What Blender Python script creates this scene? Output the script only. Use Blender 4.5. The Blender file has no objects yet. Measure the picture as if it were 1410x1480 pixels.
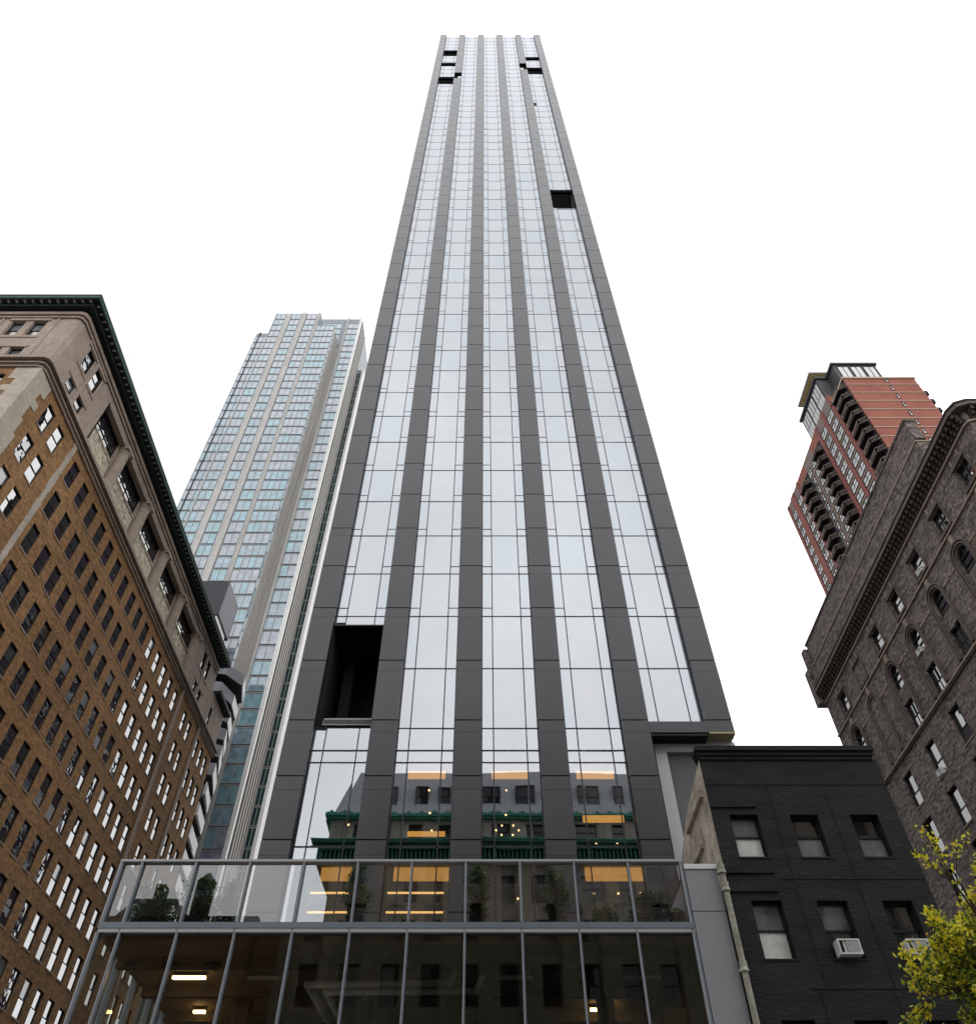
import bpy, math, random
from mathutils import Vector
random.seed(7)
S = bpy.context.scene
COL = S.collection
R = math.radians

# ------------------------------------------------------------------ camera
PITCH, FPX, IMW, IMH, EYE = 48.73, 1110.0, 1410.0, 1480.0, 1.6
cd = bpy.data.cameras.new('camera'); cam = bpy.data.objects.new('camera', cd); COL.objects.link(cam)
cd.sensor_fit = 'HORIZONTAL'; cd.sensor_width = 36.0
cd.lens = 36.0 * FPX / IMW; cd.shift_x = 5.0 / IMW
cd.clip_start = 0.1; cd.clip_end = 6000
cam.location = (0, 0, EYE); cam.rotation_euler = (R(90 + PITCH), 0, 0)
S.camera = cam
# ------------------------------------------------------------------ sky, sun, exposure
SUN_EL, SUN_AZ = 62, 340
W = bpy.data.worlds.new("World"); S.world = W; W.use_nodes = True
nt = W.node_tree; nt.nodes.clear()
out = nt.nodes.new('ShaderNodeOutputWorld'); bg = nt.nodes.new('ShaderNodeBackground')
sky = nt.nodes.new('ShaderNodeTexSky'); sky.sky_type = 'NISHITA'; sky.sun_disc = False
sky.sun_elevation = R(SUN_EL); sky.sun_rotation = R(SUN_AZ)
tc = nt.nodes.new('ShaderNodeTexCoord'); nz = nt.nodes.new('ShaderNodeTexNoise')
nz.inputs['Scale'].default_value = 2.2; nz.inputs['Detail'].default_value = 5
rp = nt.nodes.new('ShaderNodeValToRGB')
rp.color_ramp.elements[0].position = .3; rp.color_ramp.elements[0].color = (13.2, 13.35, 13.55, 1)
rp.color_ramp.elements[1].position = .7; rp.color_ramp.elements[1].color = (17.9, 18.0, 18.2, 1)
mx = nt.nodes.new('ShaderNodeMixRGB'); mx.inputs[0].default_value = .97      # a closed layer of white cloud under the sky
nt.links.new(tc.outputs['Generated'], nz.inputs['Vector']); nt.links.new(nz.outputs['Fac'], rp.inputs[0])
dt = nt.nodes.new('ShaderNodeVectorMath'); dt.operation = 'DOT_PRODUCT'; dt.inputs[1].default_value = (.86, -.5, .05)
mr = nt.nodes.new('ShaderNodeMapRange'); mr.interpolation_type = 'SMOOTHSTEP'
mr.inputs[1].default_value = -.62; mr.inputs[2].default_value = .25; mr.inputs[3].default_value = .55; mr.inputs[4].default_value = 1.12
mu = nt.nodes.new('ShaderNodeMixRGB'); mu.blend_type = 'MULTIPLY'; mu.inputs[0].default_value = 1
nt.links.new(tc.outputs['Generated'], dt.inputs[0]); nt.links.new(dt.outputs['Value'], mr.inputs[0])
nt.links.new(rp.outputs[0], mu.inputs[1]); nt.links.new(mr.outputs[0], mu.inputs[2])
nt.links.new(sky.outputs[0], mx.inputs[1]); nt.links.new(mu.outputs[0], mx.inputs[2])
nt.links.new(mx.outputs[0], bg.inputs[0]); bg.inputs[1].default_value = .12
nt.links.new(bg.outputs[0], out.inputs[0])
sd = bpy.data.lights.new('sun', 'SUN'); sd.energy = .6; sd.angle = R(25); sd.color = (1, .97, .92)
sun = bpy.data.objects.new('sun', sd); COL.objects.link(sun)
sun.rotation_euler = (R(90 - SUN_EL), 0, R(180 - SUN_AZ)); sun.location = (0, -30, 120)
S.view_settings.view_transform = 'Standard'; S.view_settings.look = 'None'
S.view_settings.exposure = 0; S.view_settings.gamma = 1
S.cycles.max_bounces = 8; S.cycles.glossy_bounces = 5; S.cycles.transparent_max_bounces = 12; S.cycles.diffuse_bounces = 3
S.cycles.sample_clamp_indirect = 6

# ------------------------------------------------------------------ helpers
OFF = {}
class MB:
    def __init__(s): s.v = []; s.f = []; s.m = []
    def quad(s, pts, m=0):
        n = len(s.v); s.v += [tuple(p) for p in pts]; s.f.append(tuple(range(n, n + len(pts)))); s.m.append(m)
    def pane(s, F, pts, m=0):          # a sheet whose face looks outward
        q = [F(*p) for p in pts]; s.quad(q[::-1] if getattr(F, 'flip', False) else q, m)
    def hexa(s, p, m=0):               # 8 corners: bottom ring 0-3, top ring 4-7
        n = len(s.v); s.v += [tuple(q) for q in p]
        for f in ((3,2,1,0),(4,5,6,7),(0,1,5,4),(1,2,6,5),(2,3,7,6),(3,0,4,7)):
            s.f.append(tuple(n + i for i in f)); s.m.append(m)
    def box(s, x0,x1,y0,y1,z0,z1, m=0):
        s.hexa([(x0,y0,z0),(x1,y0,z0),(x1,y1,z0),(x0,y1,z0),(x0,y0,z1),(x1,y0,z1),(x1,y1,z1),(x0,y1,z1)], m)
    def lbox(s, F, u0,u1,d0,d1,z0,z1, m=0):
        s.hexa([F(u0,d0,z0),F(u1,d0,z0),F(u1,d1,z0),F(u0,d1,z0),F(u0,d0,z1),F(u1,d0,z1),F(u1,d1,z1),F(u0,d1,z1)], m)
    def prism(s, poly, z0, z1, m=0):   # plan polygon
        n = len(s.v); k = len(poly)
        s.v += [(x,y,z0) for x,y in poly] + [(x,y,z1) for x,y in poly]
        s.f.append(tuple(range(n+k-1, n-1, -1))); s.m.append(m); s.f.append(tuple(range(n+k, n+2*k))); s.m.append(m)
        for i in range(k):
            j = (i+1) % k; s.f.append((n+i, n+j, n+k+j, n+k+i)); s.m.append(m)
    def tube(s, p, q, r0, r1=None, n=10, m=0, caps=True):
        r1 = r0 if r1 is None else r1
        p, q = Vector(p), Vector(q); a = (q-p).normalized()
        b = a.orthogonal().normalized(); c = a.cross(b); k = len(s.v)
        for o, r in ((p,r0),(q,r1)):
            for i in range(n):
                t = 2*math.pi*i/n; s.v.append(tuple(o + (b*math.cos(t) + c*math.sin(t))*r))
        for i in range(n):
            j = (i+1) % n; s.f.append((k+i, k+j, k+n+j, k+n+i)); s.m.append(m)
        if caps:
            s.f.append(tuple(range(k+n-1, k-1, -1))); s.m.append(m); s.f.append(tuple(range(k+n, k+2*n))); s.m.append(m)
    def ball(s, c, r, n=8, m=0, sz=1.0):
        k = len(s.v); h = n//2
        for i in range(h+1):
            ph = math.pi*i/h
            for j in range(n):
                t = 2*math.pi*j/n
                s.v.append((c[0]+r*math.sin(ph)*math.cos(t), c[1]+r*math.sin(ph)*math.sin(t), c[2]+r*sz*math.cos(ph)))
        for i in range(h):
            for j in range(n):
                a = k+i*n+j; b = k+i*n+(j+1)%n
                s.f.append((a, a+n, b+n, b)); s.m.append(m)
    def join(s, o):
        n = len(s.v); s.v += o.v; s.f += [tuple(i+n for i in f) for f in o.f]; s.m += o.m

def thing(name, label, cat, loc=(0,0,0), group=None):
    o = bpy.data.objects.new(name, None); COL.objects.link(o); o.location = loc; o.empty_display_size = .3
    o['label'] = label; o['category'] = cat
    if group: o['group'] = group
    OFF[o.name] = Vector(loc); return o
def obj(name, mb, mats, parent=None, kind=None, label=None, smooth=False, cat=None, group=None, loc=(0,0,0)):
    if not mb.f: return None
    off = OFF[parent.name] if parent else Vector(loc)
    me = bpy.data.meshes.new(name)
    me.from_pydata([(v[0]-off.x, v[1]-off.y, v[2]-off.z) for v in mb.v], [], mb.f)
    for m in (mats if isinstance(mats, (list, tuple)) else [mats]): me.materials.append(m)
    if any(mb.m): me.polygons.foreach_set('material_index', mb.m)
    if smooth: me.polygons.foreach_set('use_smooth', [True]*len(mb.f))
    me.update()
    o = bpy.data.objects.new(name, me); COL.objects.link(o)
    if parent: o.parent = parent
    else: o.location = off
    OFF[o.name] = off
    if kind: o['kind'] = kind
    if label: o['label'] = label
    if cat: o['category'] = cat
    if group: o['group'] = group
    return o
def FY(Y):  return lambda u,d,z: (u, Y-d, z)          # wall facing the street (-Y)
def FYb(Y):                                           # wall facing +Y
    f = lambda u,d,z: (u, Y+d, z)
    f.flip = True; return f
def FXp(X): return lambda u,d,z: (X+d, u, z)          # wall facing +X
def FXm(X):                                           # wall facing -X
    f = lambda u,d,z: (X-d, u, z)
    f.flip = True; return f
_c, _s = math.cos(R(PITCH)), math.sin(R(PITCH))
def proj(p):
    d = p[1]*_c + (p[2]-EYE)*_s
    if d < .2: return None
    return (700 + FPX*p[0]/d, 740 - FPX*((p[2]-EYE)*_c - p[1]*_s)/d)
def seen_area(pts):
    q = [proj(p) for p in pts]
    if None in q: return 0.0
    a = abs(sum(q[i][0]*q[(i+1)%len(q)][1] - q[(i+1)%len(q)][0]*q[i][1] for i in range(len(q))))/2
    cx = sum(x for x,_ in q)/len(q); cy = sum(y for _,y in q)/len(q)
    return a if -15 < cx < 1425 and -15 < cy < 1495 else 0.0
def wall(mb, F, u0,u1,z0,z1, holes, depth, m=0, mr=None, d=0.0):
    """a wall sheet with real openings and their reveals"""
    mr = m if mr is None else mr
    us = sorted({u0,u1,*[h[0] for h in holes],*[h[1] for h in holes]}); zs = sorted({z0,z1,*[h[2] for h in holes],*[h[3] for h in holes]})
    us = [u for u in us if u0 <= u <= u1]; zs = [z for z in zs if z0 <= z <= z1]
    for a, b in zip(zs, zs[1:]):
        run = None
        for p, q in zip(us, us[1:]):
            mu, mz = (p+q)/2, (a+b)/2
            hole = any(h[0] < mu < h[1] and h[2] < mz < h[3] for h in holes)
            if hole:
                if run: mb.quad([F(run[0],d,a),F(run[1],d,a),F(run[1],d,b),F(run[0],d,b)], m)
                run = None
            else: run = (run[0], q) if run else (p, q)
        if run: mb.quad([F(run[0],d,a),F(run[1],d,a),F(run[1],d,b),F(run[0],d,b)], m)
    for h in holes:
        p, q, a, b = h[:4]; e = d-depth
        if b <= z0 or a >= z1: continue
        mb.quad([F(p,d,a),F(p,e,a),F(p,e,b),F(p,d,b)], mr); mb.quad([F(q,d,a),F(q,e,a),F(q,e,b),F(q,d,b)], mr)
        mb.quad([F(p,d,a),F(q,d,a),F(q,e,a),F(p,e,a)], mr); mb.quad([F(p,d,b),F(q,d,b),F(q,e,b),F(p,e,b)], mr)
def windows(root, specs, maker, gmats, fmats, limit=100, label=None):
    """every window its own part with its frame as sub-part; past the limit the smallest in the picture share one part"""
    specs = sorted(specs, key=lambda s: -seen_area([s['F'](s['u0'],0,s['z0']),s['F'](s['u1'],0,s['z0']),s['F'](s['u1'],0,s['z1']),s['F'](s['u0'],0,s['z1'])]))
    if len(specs) > limit: one, rest = specs[:limit-1], specs[limit-1:]
    else: one, rest = specs, []
    for s in one:
        g, f = MB(), MB(); maker(s, g, f)
        o = obj('window', g, gmats, root); obj('frame', f, fmats, o)
    if rest:
        g, f = MB(), MB()
        for s in rest: maker(s, g, f)
        o = obj('window', g, gmats, root, kind='stuff'); q = obj('frame', f, fmats, o, kind='stuff')

# ------------------------------------------------------------------ materials
def N(m, t): return m.node_tree.nodes.new(t)
def newmat(name):
    m = bpy.data.materials.new(name); m.use_nodes = True; m.node_tree.nodes.clear(); return m
def noisecol(m, col, var, scale, stretch=(1,1,1), detail=6, col2=None, lo=.3, hi=.7):
    L = m.node_tree.links
    t = N(m,'ShaderNodeTexCoord'); mp = N(m,'ShaderNodeMapping'); mp.inputs['Scale'].default_value = stretch
    n = N(m,'ShaderNodeTexNoise'); n.inputs['Scale'].default_value = scale; n.inputs['Detail'].default_value = detail
    n.inputs['Roughness'].default_value = .62
    r = N(m,'ShaderNodeValToRGB')
    r.color_ramp.elements[0].position = lo; r.color_ramp.elements[1].position = hi
    a = col if col2 is None else col2
    r.color_ramp.elements[0].color = (*[max(0,c*(1-var)) for c in a],1); r.color_ramp.elements[1].color = (*[c*(1+var) for c in col],1)
    L.new(t.outputs['Object'], mp.inputs[0]); L.new(mp.outputs[0], n.inputs['Vector']); L.new(n.outputs['Fac'], r.inputs[0])
    return r.outputs[0], n.outputs['Fac'], mp.outputs[0]
def surf(name, col, rough=.75, var=.15, scale=1.2, stretch=(1,1,1), col2=None, spec=.3, metal=0, bump=0, fine=0):
    m = newmat(name); L = m.node_tree.links
    o = N(m,'ShaderNodeOutputMaterial'); b = N(m,'ShaderNodeBsdfPrincipled')
    c, fac, vec = noisecol(m, col, var, scale, stretch, col2=col2)
    if fine:
        n2 = N(m,'ShaderNodeTexNoise'); n2.inputs['Scale'].default_value = scale*9; n2.inputs['Detail'].default_value = 3
        r2 = N(m,'ShaderNodeValToRGB'); r2.color_ramp.elements[0].position = .35; r2.color_ramp.elements[1].position = .65
        r2.color_ramp.elements[0].color = (1-fine,)*3+(1,); r2.color_ramp.elements[1].color = (1+fine,)*3+(1,)
        mm = N(m,'ShaderNodeMixRGB'); mm.blend_type = 'MULTIPLY'; mm.inputs[0].default_value = 1
        L.new(vec, n2.inputs['Vector']); L.new(n2.outputs['Fac'], r2.inputs[0]); L.new(c, mm.inputs[1]); L.new(r2.outputs[0], mm.inputs[2]); c = mm.outputs[0]
    L.new(c, b.inputs['Base Color']); b.inputs['Roughness'].default_value = rough
    b.inputs['Specular IOR Level'].default_value = spec; b.inputs['Metallic'].default_value = metal
    if bump:
        bp = N(m,'ShaderNodeBump'); bp.inputs['Strength'].default_value = bump; bp.inputs['Distance'].default_value = .05
        n3 = N(m,'ShaderNodeTexNoise'); n3.inputs['Scale'].default_value = scale*6; L.new(vec, n3.inputs['Vector'])
        L.new(n3.outputs['Fac'], bp.inputs['Height']); L.new(bp.outputs[0], b.inputs['Normal'])
    L.new(b.outputs[0], o.inputs[0]); return m
def brick(name, c1, c2, mortar, bw=.42, bh=.14, var=.3, big=.25, rough=.85):
    m = newmat(name); L = m.node_tree.links
    o = N(m,'ShaderNodeOutputMaterial'); b = N(m,'ShaderNodeBsdfPrincipled'); b.inputs['Roughness'].default_value = rough
    b.inputs['Specular IOR Level'].default_value = .2
    t = N(m,'ShaderNodeTexCoord'); sp = N(m,'ShaderNodeSeparateXYZ'); ad = N(m,'ShaderNodeMath'); cb = N(m,'ShaderNodeCombineXYZ')
    L.new(t.outputs['Object'], sp.inputs[0]); L.new(sp.outputs[0], ad.inputs[0]); L.new(sp.outputs[1], ad.inputs[1])
    L.new(ad.outputs[0], cb.inputs[0]); L.new(sp.outputs[2], cb.inputs[1])
    k = N(m,'ShaderNodeTexBrick'); k.inputs['Scale'].default_value = 1; k.inputs['Brick Width'].default_value = bw; k.inputs['Row Height'].default_value = bh
    k.inputs['Mortar Size'].default_value = .012; k.inputs['Bias'].default_value = 0
    k.inputs['Color1'].default_value = (*c1,1); k.inputs['Color2'].default_value = (*c2,1); k.inputs['Mortar'].default_value = (*mortar,1)
    L.new(cb.outputs[0], k.inputs['Vector'])
    prev = k.outputs[0]
    for sc, amp in ((4.5, var), (.22, big)):
        n = N(m,'ShaderNodeTexNoise'); n.inputs['Scale'].default_value = sc; n.inputs['Detail'].default_value = 4
        r = N(m,'ShaderNodeValToRGB'); r.color_ramp.elements[0].position = .32; r.color_ramp.elements[1].position = .68
        r.color_ramp.elements[0].color = (1-amp,)*3+(1,); r.color_ramp.elements[1].color = (1+amp,)*3+(1,)
        mm = N(m,'ShaderNodeMixRGB'); mm.blend_type = 'MULTIPLY'; mm.inputs[0].default_value = 1
        L.new(t.outputs['Object'], n.inputs['Vector']); L.new(n.outputs['Fac'], r.inputs[0]); L.new(prev, mm.inputs[1]); L.new(r.outputs[0], mm.inputs[2]); prev = mm.outputs[0]
    L.new(prev, b.inputs['Base Color']); L.new(b.outputs[0], o.inputs[0]); return m
def glass(name, col, ior=2.2, wav=.0, wscale=.5, rough=0.0, trans=None, tint=(1,1,1)):
    """coated window glass: mirror by Fresnel over a dark inside, or over what stands behind it when trans is set"""
    m = newmat(name); L = m.node_tree.links
    o = N(m,'ShaderNodeOutputMaterial'); mix = N(m,'ShaderNodeMixShader'); fr = N(m,'ShaderNodeFresnel'); fr.inputs[0].default_value = ior
    g = N(m,'ShaderNodeBsdfGlossy'); g.inputs['Roughness'].default_value = rough; g.inputs['Color'].default_value = (*tint,1)
    if trans: a = N(m,'ShaderNodeBsdfTransparent'); a.inputs[0].default_value = (*trans,1)
    else:
        a = N(m,'ShaderNodeBsdfDiffuse'); c, _, _ = noisecol(m, col, .35, .9, (1,1,1)); L.new(c, a.inputs[0])
    if wav:
        bp = N(m,'ShaderNodeBump'); bp.inputs['Strength'].default_value = wav; bp.inputs['Distance'].default_value = .05
        t = N(m,'ShaderNodeTexCoord'); n = N(m,'ShaderNodeTexNoise'); n.inputs['Scale'].default_value = wscale; n.inputs['Detail'].default_value = 1
        L.new(t.outputs['Object'], n.inputs['Vector']); L.new(n.outputs['Fac'], bp.inputs['Height'])
        L.new(bp.outputs[0], g.inputs['Normal'])
    L.new(fr.outputs[0], mix.inputs[0]); L.new(a.outputs[0], mix.inputs[1]); L.new(g.outputs[0], mix.inputs[2]); L.new(mix.outputs[0], o.inputs[0]); return m
def glow(name, col, st):
    m = newmat(name); o = N(m,'ShaderNodeOutputMaterial'); e = N(m,'ShaderNodeEmission')
    e.inputs[0].default_value = (*col,1); e.inputs[1].default_value = st; m.node_tree.links.new(e.outputs[0], o.inputs[0]); return m

m_pier2 = surf('charcoal_cladding_panel', (.033,.031,.038), .38, .2, .6, (1,1,.4), spec=.5, fine=.08)
m_pier = surf('charcoal_cladding', (.026,.025,.03), .36, .16, .7, (1,1,.5), spec=.5, fine=.07)
m_joint = surf('dark_joint', (.012,.012,.014), .8, .1)
m_black = surf('black_void', (.02,.02,.022), .9, .25)
m_void = surf('dark_loggia_lining', (.1,.1,.105), .9, .2)
m_mull = surf('black_mullion', (.022,.022,.026), .45, .1)
m_tg = [glass('tower_glass', (.075,.08,.09), 3.5, .03, .35, tint=(.93,.965,1)), glass('tower_glass_cool', (.07,.08,.095), 3.5, .03, .35, tint=(.905,.955,1)),
        glass('tower_glass_rosy', (.08,.08,.085), 3.45, .03, .35, tint=(.945,.962,.99))]
m_tlow = glass('clear_tower_glass', (0,0,0), 3.75, .09, .3, trans=(.55,.56,.57), tint=(.93,.965,1))
m_lightmetal = surf('light_grey_metal', (.42,.42,.43), .45, .06, .6, (1,1,.15), spec=.5)
m_greypanel = surf('grey_stone_panel', (.25,.25,.265), .6, .05, .8, fine=.04)
m_darkconc = surf('grey_render', (.12,.12,.125), .8, .15, .5, (1,1,.4))
m_brass = surf('ochre_trim', (.35,.3,.16), .5, .1)
m_room = surf('room_wall', (.16,.15,.14), .8, .1); m_roomceil = surf('room_ceiling', (.3,.29,.28), .8, .05)
m_warm = glow('warm_light', (1,.47,.1), 1.35); m_warmtube = glow('warm_tube', (1,.55,.16), 3.5); m_bulb = glow('bulb', (1,.62,.25), 6)
m_wood = surf('brown_wood', (.16,.065,.035), .5, .3, 1.2, (5,5,.4))
m_steel = surf('brushed_steel', (.55,.55,.56), .3, .05, metal=.9)
# ------------------------------------------------------------------ ground, streets
m_asph = surf('asphalt', (.05,.05,.052), .9, .2, 1.5, fine=.2); m_walk = surf('pavement_slabs', (.27,.26,.25), .85, .15, .4)
m_paint = surf('road_paint', (.75,.75,.72), .7, .08)
def struct(name, boxes, mat):
    b = MB()
    for x in boxes: b.box(*x)
    return obj(name, b, mat, kind='structure')
struct('ground', [(-2500,2500,-2500,2500,-1,-.004)], surf('city_ground', (.12,.12,.12), .9, .2, .02))
struct('avenue', [(-600,600,4.5,22.5,0,.004)], m_asph); struct('side_street', [(-25.5,-17.5,22.5,400,0,.004)], m_asph)
struct('pavement', [(-600,600,-2,4.5,0,.14),(-17.5,600,22.5,27.9,0,.14),(-600,-25.5,22.5,27,0,.14),(-29.95,-25.5,27,400,0,.139),(-17.5,-13.4,27.9,400,0,.139)], m_walk)
struct('road_marking', [(x,x+3,y-.06,y+.06,.004,.008) for x in range(-90,90,9) for y in (10.5,16.5)], m_paint)

# ------------------------------------------------------------------ the slender tower
TX0, PW, PER, TF = -10.13, 1.37, 4.3, 34.2
TOP = 208.2
tower = thing('slender_tower', 'very tall slender tower of charcoal vertical piers and mirror glass bays in the centre', 'tower', (1.3,41,0))
joints = [11.9,14.85,18.0,21.16,24.3,28.13] + [31.99+3.49*k for k in range(51)]
def bayx(b): return TX0+PW+PER*b, TX0+PER*(b+1)
gapz = {1:(165.4,170.1), 4:(172.6,178.2)}
for k in range(6):
    x0 = TX0+PER*k; b = MB()
    segs = [(gapz[k][1],TOP+.3),(12 if k < 5 else 23.6,gapz[k][0])] if k in gapz else [(12 if k < 5 else 23.56, TOP+.3)]
    for lo, hi in segs:
        b.box(x0+.03,x0+PW-.03,TF+.035,TF+.75,lo+.02,hi-.02,1)
        zs = [lo]+[j for j in joints if lo+.2 < j < hi-.2]+[hi]
        for a, c in zip(zs, zs[1:]):
            g = .035
            if c-a > 2.6 and a > 14 and (a < 31 or random.random() < .3):       # the thin joint below the main one
                b.box(x0,x0+PW,TF,TF+.7,a+g,c-.72,random.choice((0,2))); b.box(x0,x0+PW,TF+.001,TF+.7,c-.705,c-g,random.choice((0,2)))
            else: b.box(x0,x0+PW,TF,TF+.7,a+g,c-g,random.choice((0,0,2)))
    obj('pier', b, [m_pier, m_joint, m_pier2], tower)
loggias = {0:[(24.15,31.0),(162.6,168.4),(177.6,180.8),(187.2,193.1)], 4:[(98.4,105.0),(170.6,176.4),(182.8,186.3)]}
GY = TF+.42
def cell(b, z0, z1, small=None, tr=()):
    x0, x1 = bayx(b); return dict(F=FY(GY), u0=x0, u1=x1, z0=z0, z1=z1, small=small, tr=tr)
def tower_pane(s, g, f):
    F, u0, u1, z0, z1 = s['F'], s['u0'], s['u1'], s['z0'], s['z1']
    a, b = u0+.62, u1-.62
    zt = [z0, *s['tr'], z1]
    for p, q in zip(zt, zt[1:]):
        for i, (l, r) in enumerate(((u0,a),(a,b),(b,u1))):
            t = random.choice((0,0,0,1,2)) if i == 1 else random.choice((0,0,1,1,1,2))
            e = [random.uniform(-.006,.006) for _ in range(4)]
            g.quad([F(l,e[0],p),F(r,e[1],p),F(r,e[1]+e[2]*.5,q),F(l,e[0]+e[2]*.5,q)], t)
        if q < z1: f.lbox(F,u0,u1,.005,.022,q-.04,q+.04)
    f.lbox(F,u0,u1,.004,.014,z0-.038,z0+.038)
    for x in (a,b): f.lbox(F,x-.03,x+.03,.005,.014,z0,z1)
    f.lbox(F,u0,u0+.05,.0,.05,z0,z1); f.lbox(F,u1-.05,u1,.0,.05,z0,z1)
    if s['small']:
        for l, r in ((u0,a),(b,u1)): f.lbox(F,l,r,.004,.012,s['small']-.03,s['small']+.03)
def free(b, z0, z1):
    """the stretches of glass left in this floor by the open loggias"""
    r = [(z0,z1)]
    for lo, hi in loggias.get(b, ()):
        r = [p for a, c in r for p in ((a,min(c,lo)),(max(a,hi),c)) if p[1]-p[0] > .15]
    return r
up, low = [], []
for b in range(5):
    lv = [24.06,27.87]+[31.67+3.49*k for k in range(51)]+[TOP]
    for a, c in zip(lv, lv[1:]):
        for p, q in free(b, a, c):
            if c-a < .3: continue
            up.append(cell(b, p, q, p+.65 if a > 31 and p == a and q > p+1 else None))
    if b < 4:
        low += [cell(b,22.11,24.06,tr=(22.78,)), cell(b,17.86,22.11), cell(b,12.0,17.86)]
windows(tower, up, tower_pane, m_tg, m_mull, limit=88)
for s in low:
    g, f = MB(), MB(); tower_pane(s, g, f); o = obj('window', g, [m_tlow]*3, tower); obj('frame', f, m_mull, o)
# dark shaft behind the glass, side and rear walls
b = MB(); XL, XR, YB = TX0, TX0+PER*5+PW, 48.7
for k in range(5):
    x0, x1 = bayx(k); z = 24.0
    for lo, hi in sorted(loggias.get(k, ())):
        if lo > z: b.box(x0-.4,x1+.4,TF+.72,TF+1.0,z,lo)
        z = hi
    b.box(x0-.4,x1+.4,TF+.72,TF+1.0,z,TOP-.2)
obj('shaft_lining', b, m_black, tower)
b = MB()
b.box(XL+.05,XR-.05,39.5,YB-.2,24,TOP-.1); b.box(XL,XL+.4,TF+.75,YB,12,TOP); b.box(XR-.4,XR,TF+.75,YB,23.6,TOP); b.box(XL,XR,YB-.3,YB,0,TOP)
b.box(XL,XR,TF+.76,YB,TOP-.15,TOP); b.box(XL,8.4,36.5,YB,0,11.9); b.box(XL+.4,XR-.4,TF+1.0,40,23.56,24.0)
obj('core_wall', b, m_pier, tower)
sp = []
for i in range(3):
    for k in range(55):
        y0 = 36.4+i*4.1; z0 = 14+3.49*k
        if z0+3.2 < TOP: sp.append((y0,y0+2.9,z0+.1,z0+3.3))
b = MB()
for y0,y1,z0,z1 in sp: b.lbox(FXm(XL),y0,y1,-.2,.03,z0,z1); b.lbox(FXp(XR),y0,y1,-.2,.03,z0,z1) if z0 > 24 else None
obj('side_glazing', b, m_tg[0], tower)
# loggias: floor, ceiling, back wall, jambs
for k, ls in loggias.items():
    x0, x1 = bayx(k)
    for lo, hi in ls:
        b = MB(); y1 = 39.4; a0, a1 = x0-.02, x1+.02
        b.box(a0-.3,a1+.3,y1,y1+.1,lo-.3,hi+.3)
        b.box(a0,a1,GY,y1,hi,hi+.2); b.box(a0,a1,GY,y1,lo-.2,lo)
        b.box(a0-.2,a0,TF+.7,y1,lo,hi); b.box(a1,a1+.2,TF+.7,y1,lo,hi)
        if lo < 30: b.box(a0+.4,a0+1.0,37.4,38.1,lo,hi); b.box(a0+1.5,a1-.2,39.2,39.38,lo,lo+2.2)
        o = obj('loggia', b, m_black if lo < 30 else m_void, tower)
        if lo < 30:
            f = MB(); f.box(x0+.35,x1,TF+.3,TF+.36,24.52,24.6); f.box(x0+.35,x1,TF+.3,TF+.36,24.2,24.24); f.box(x0+.35,x0+.41,TF+.3,TF+2,24.52,24.6)
            x = x0+.36
            while x < x1-.05: f.box(x,x+.025,TF+.31,TF+.35,24.2,24.56); x += .11
            obj('railing', f, surf('grey_rail', (.3,.3,.31), .5, .1), o)
b = MB()
for k, (lo, hi) in gapz.items():
    x0 = TX0+PER*k
    b.box(x0-.05,x0+PW+.05,38,38.2,lo-.3,hi+.3); b.box(x0+.05,x0+PW-.05,TF+.7,38,hi,hi+.15)
    b.box(x0+(.75 if k == 1 else 0),x0+PW-(0 if k == 1 else .75),TF+.1,TF+.6,lo,lo+2.0,1)
obj('notch', b, [m_void, m_lightmetal], tower)
b = MB(); b.lbox(FY(GY),8.52,8.95,.03,.1,147.5,148.8); obj('vent', b, m_black, tower)
# foot of the cantilever on the right: fascia, soffit, light metal return, rendered wall
b = MB(); b.box(8.46,11.36,TF+.01,TF+.75,23.38,23.49,3); b.box(8.44,11.35,TF-.02,TF+.6,23.56,24.2); b.box(8.44,12.74,TF+.7,40,23.5,23.6,1); b.box(11.42,12.74,TF-.01,TF+.6,23.50,23.585,2)  # solid black strip stands in for the shaded recess under the fascia
obj('cantilever_soffit', b, [m_pier, m_lightmetal, m_brass, m_black], tower)
b = MB(); b.box(8.68,9.27,35.0,35.4,0,23.5); b.box(9.27,12.85,35.0,35.4,22.95,23.5); obj('metal_return', b, m_lightmetal, tower)
b = MB(); b.box(9.2,13.2,35.25,35.6,0,22.98); obj('rendered_wall', b, m_darkconc, tower)
# rooms behind the low glass
b = MB()
for k in range(4):
    x0, x1 = bayx(k)
    for lo, hi in ((12,17.62),(17.95,22.6),(22.75,24.0)):
        b.box(x0-.6,x1+.6,40.0,40.1,lo,hi); b.box(x0-.65,x0-.6,TF+.75,40,lo,hi); b.box(x1+.6,x1+.65,TF+.75,40,lo,hi)
        b.box(x0-.6,x1+.6,TF+.75,40,hi,hi+.12,1); b.box(x0-.6,x1+.6,TF+.75,40,lo-.12,lo-.01)
for k in range(4): x0, x1 = bayx(k); b.box(x0-.6,x1+.6,TF+.52,TF+.75,17.3,18.05,2)  # black slab edge added to hide the warm glow on the ceiling below
obj('room', b, [m_room, m_roomceil, m_black], tower)
def lamp(x0,x1,y0,y1,z0,z1,mat): b = MB(); b.box(x0,x1,y0,y1,z0,z1); obj('ceiling_light', b, mat, tower)
for x0, x1 in ((-3.9,-2.0),(.35,2.2),(4.7,6.6)): lamp(x0,x1,35.95,36.1,22.06,22.42,m_warm)
for x0, x1 in ((-7.55,-6.0),(-4.2,-1.55),(4.65,7.3)): lamp(x0,x1,35.95,36.1,16.95,17.52,m_warm)
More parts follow.
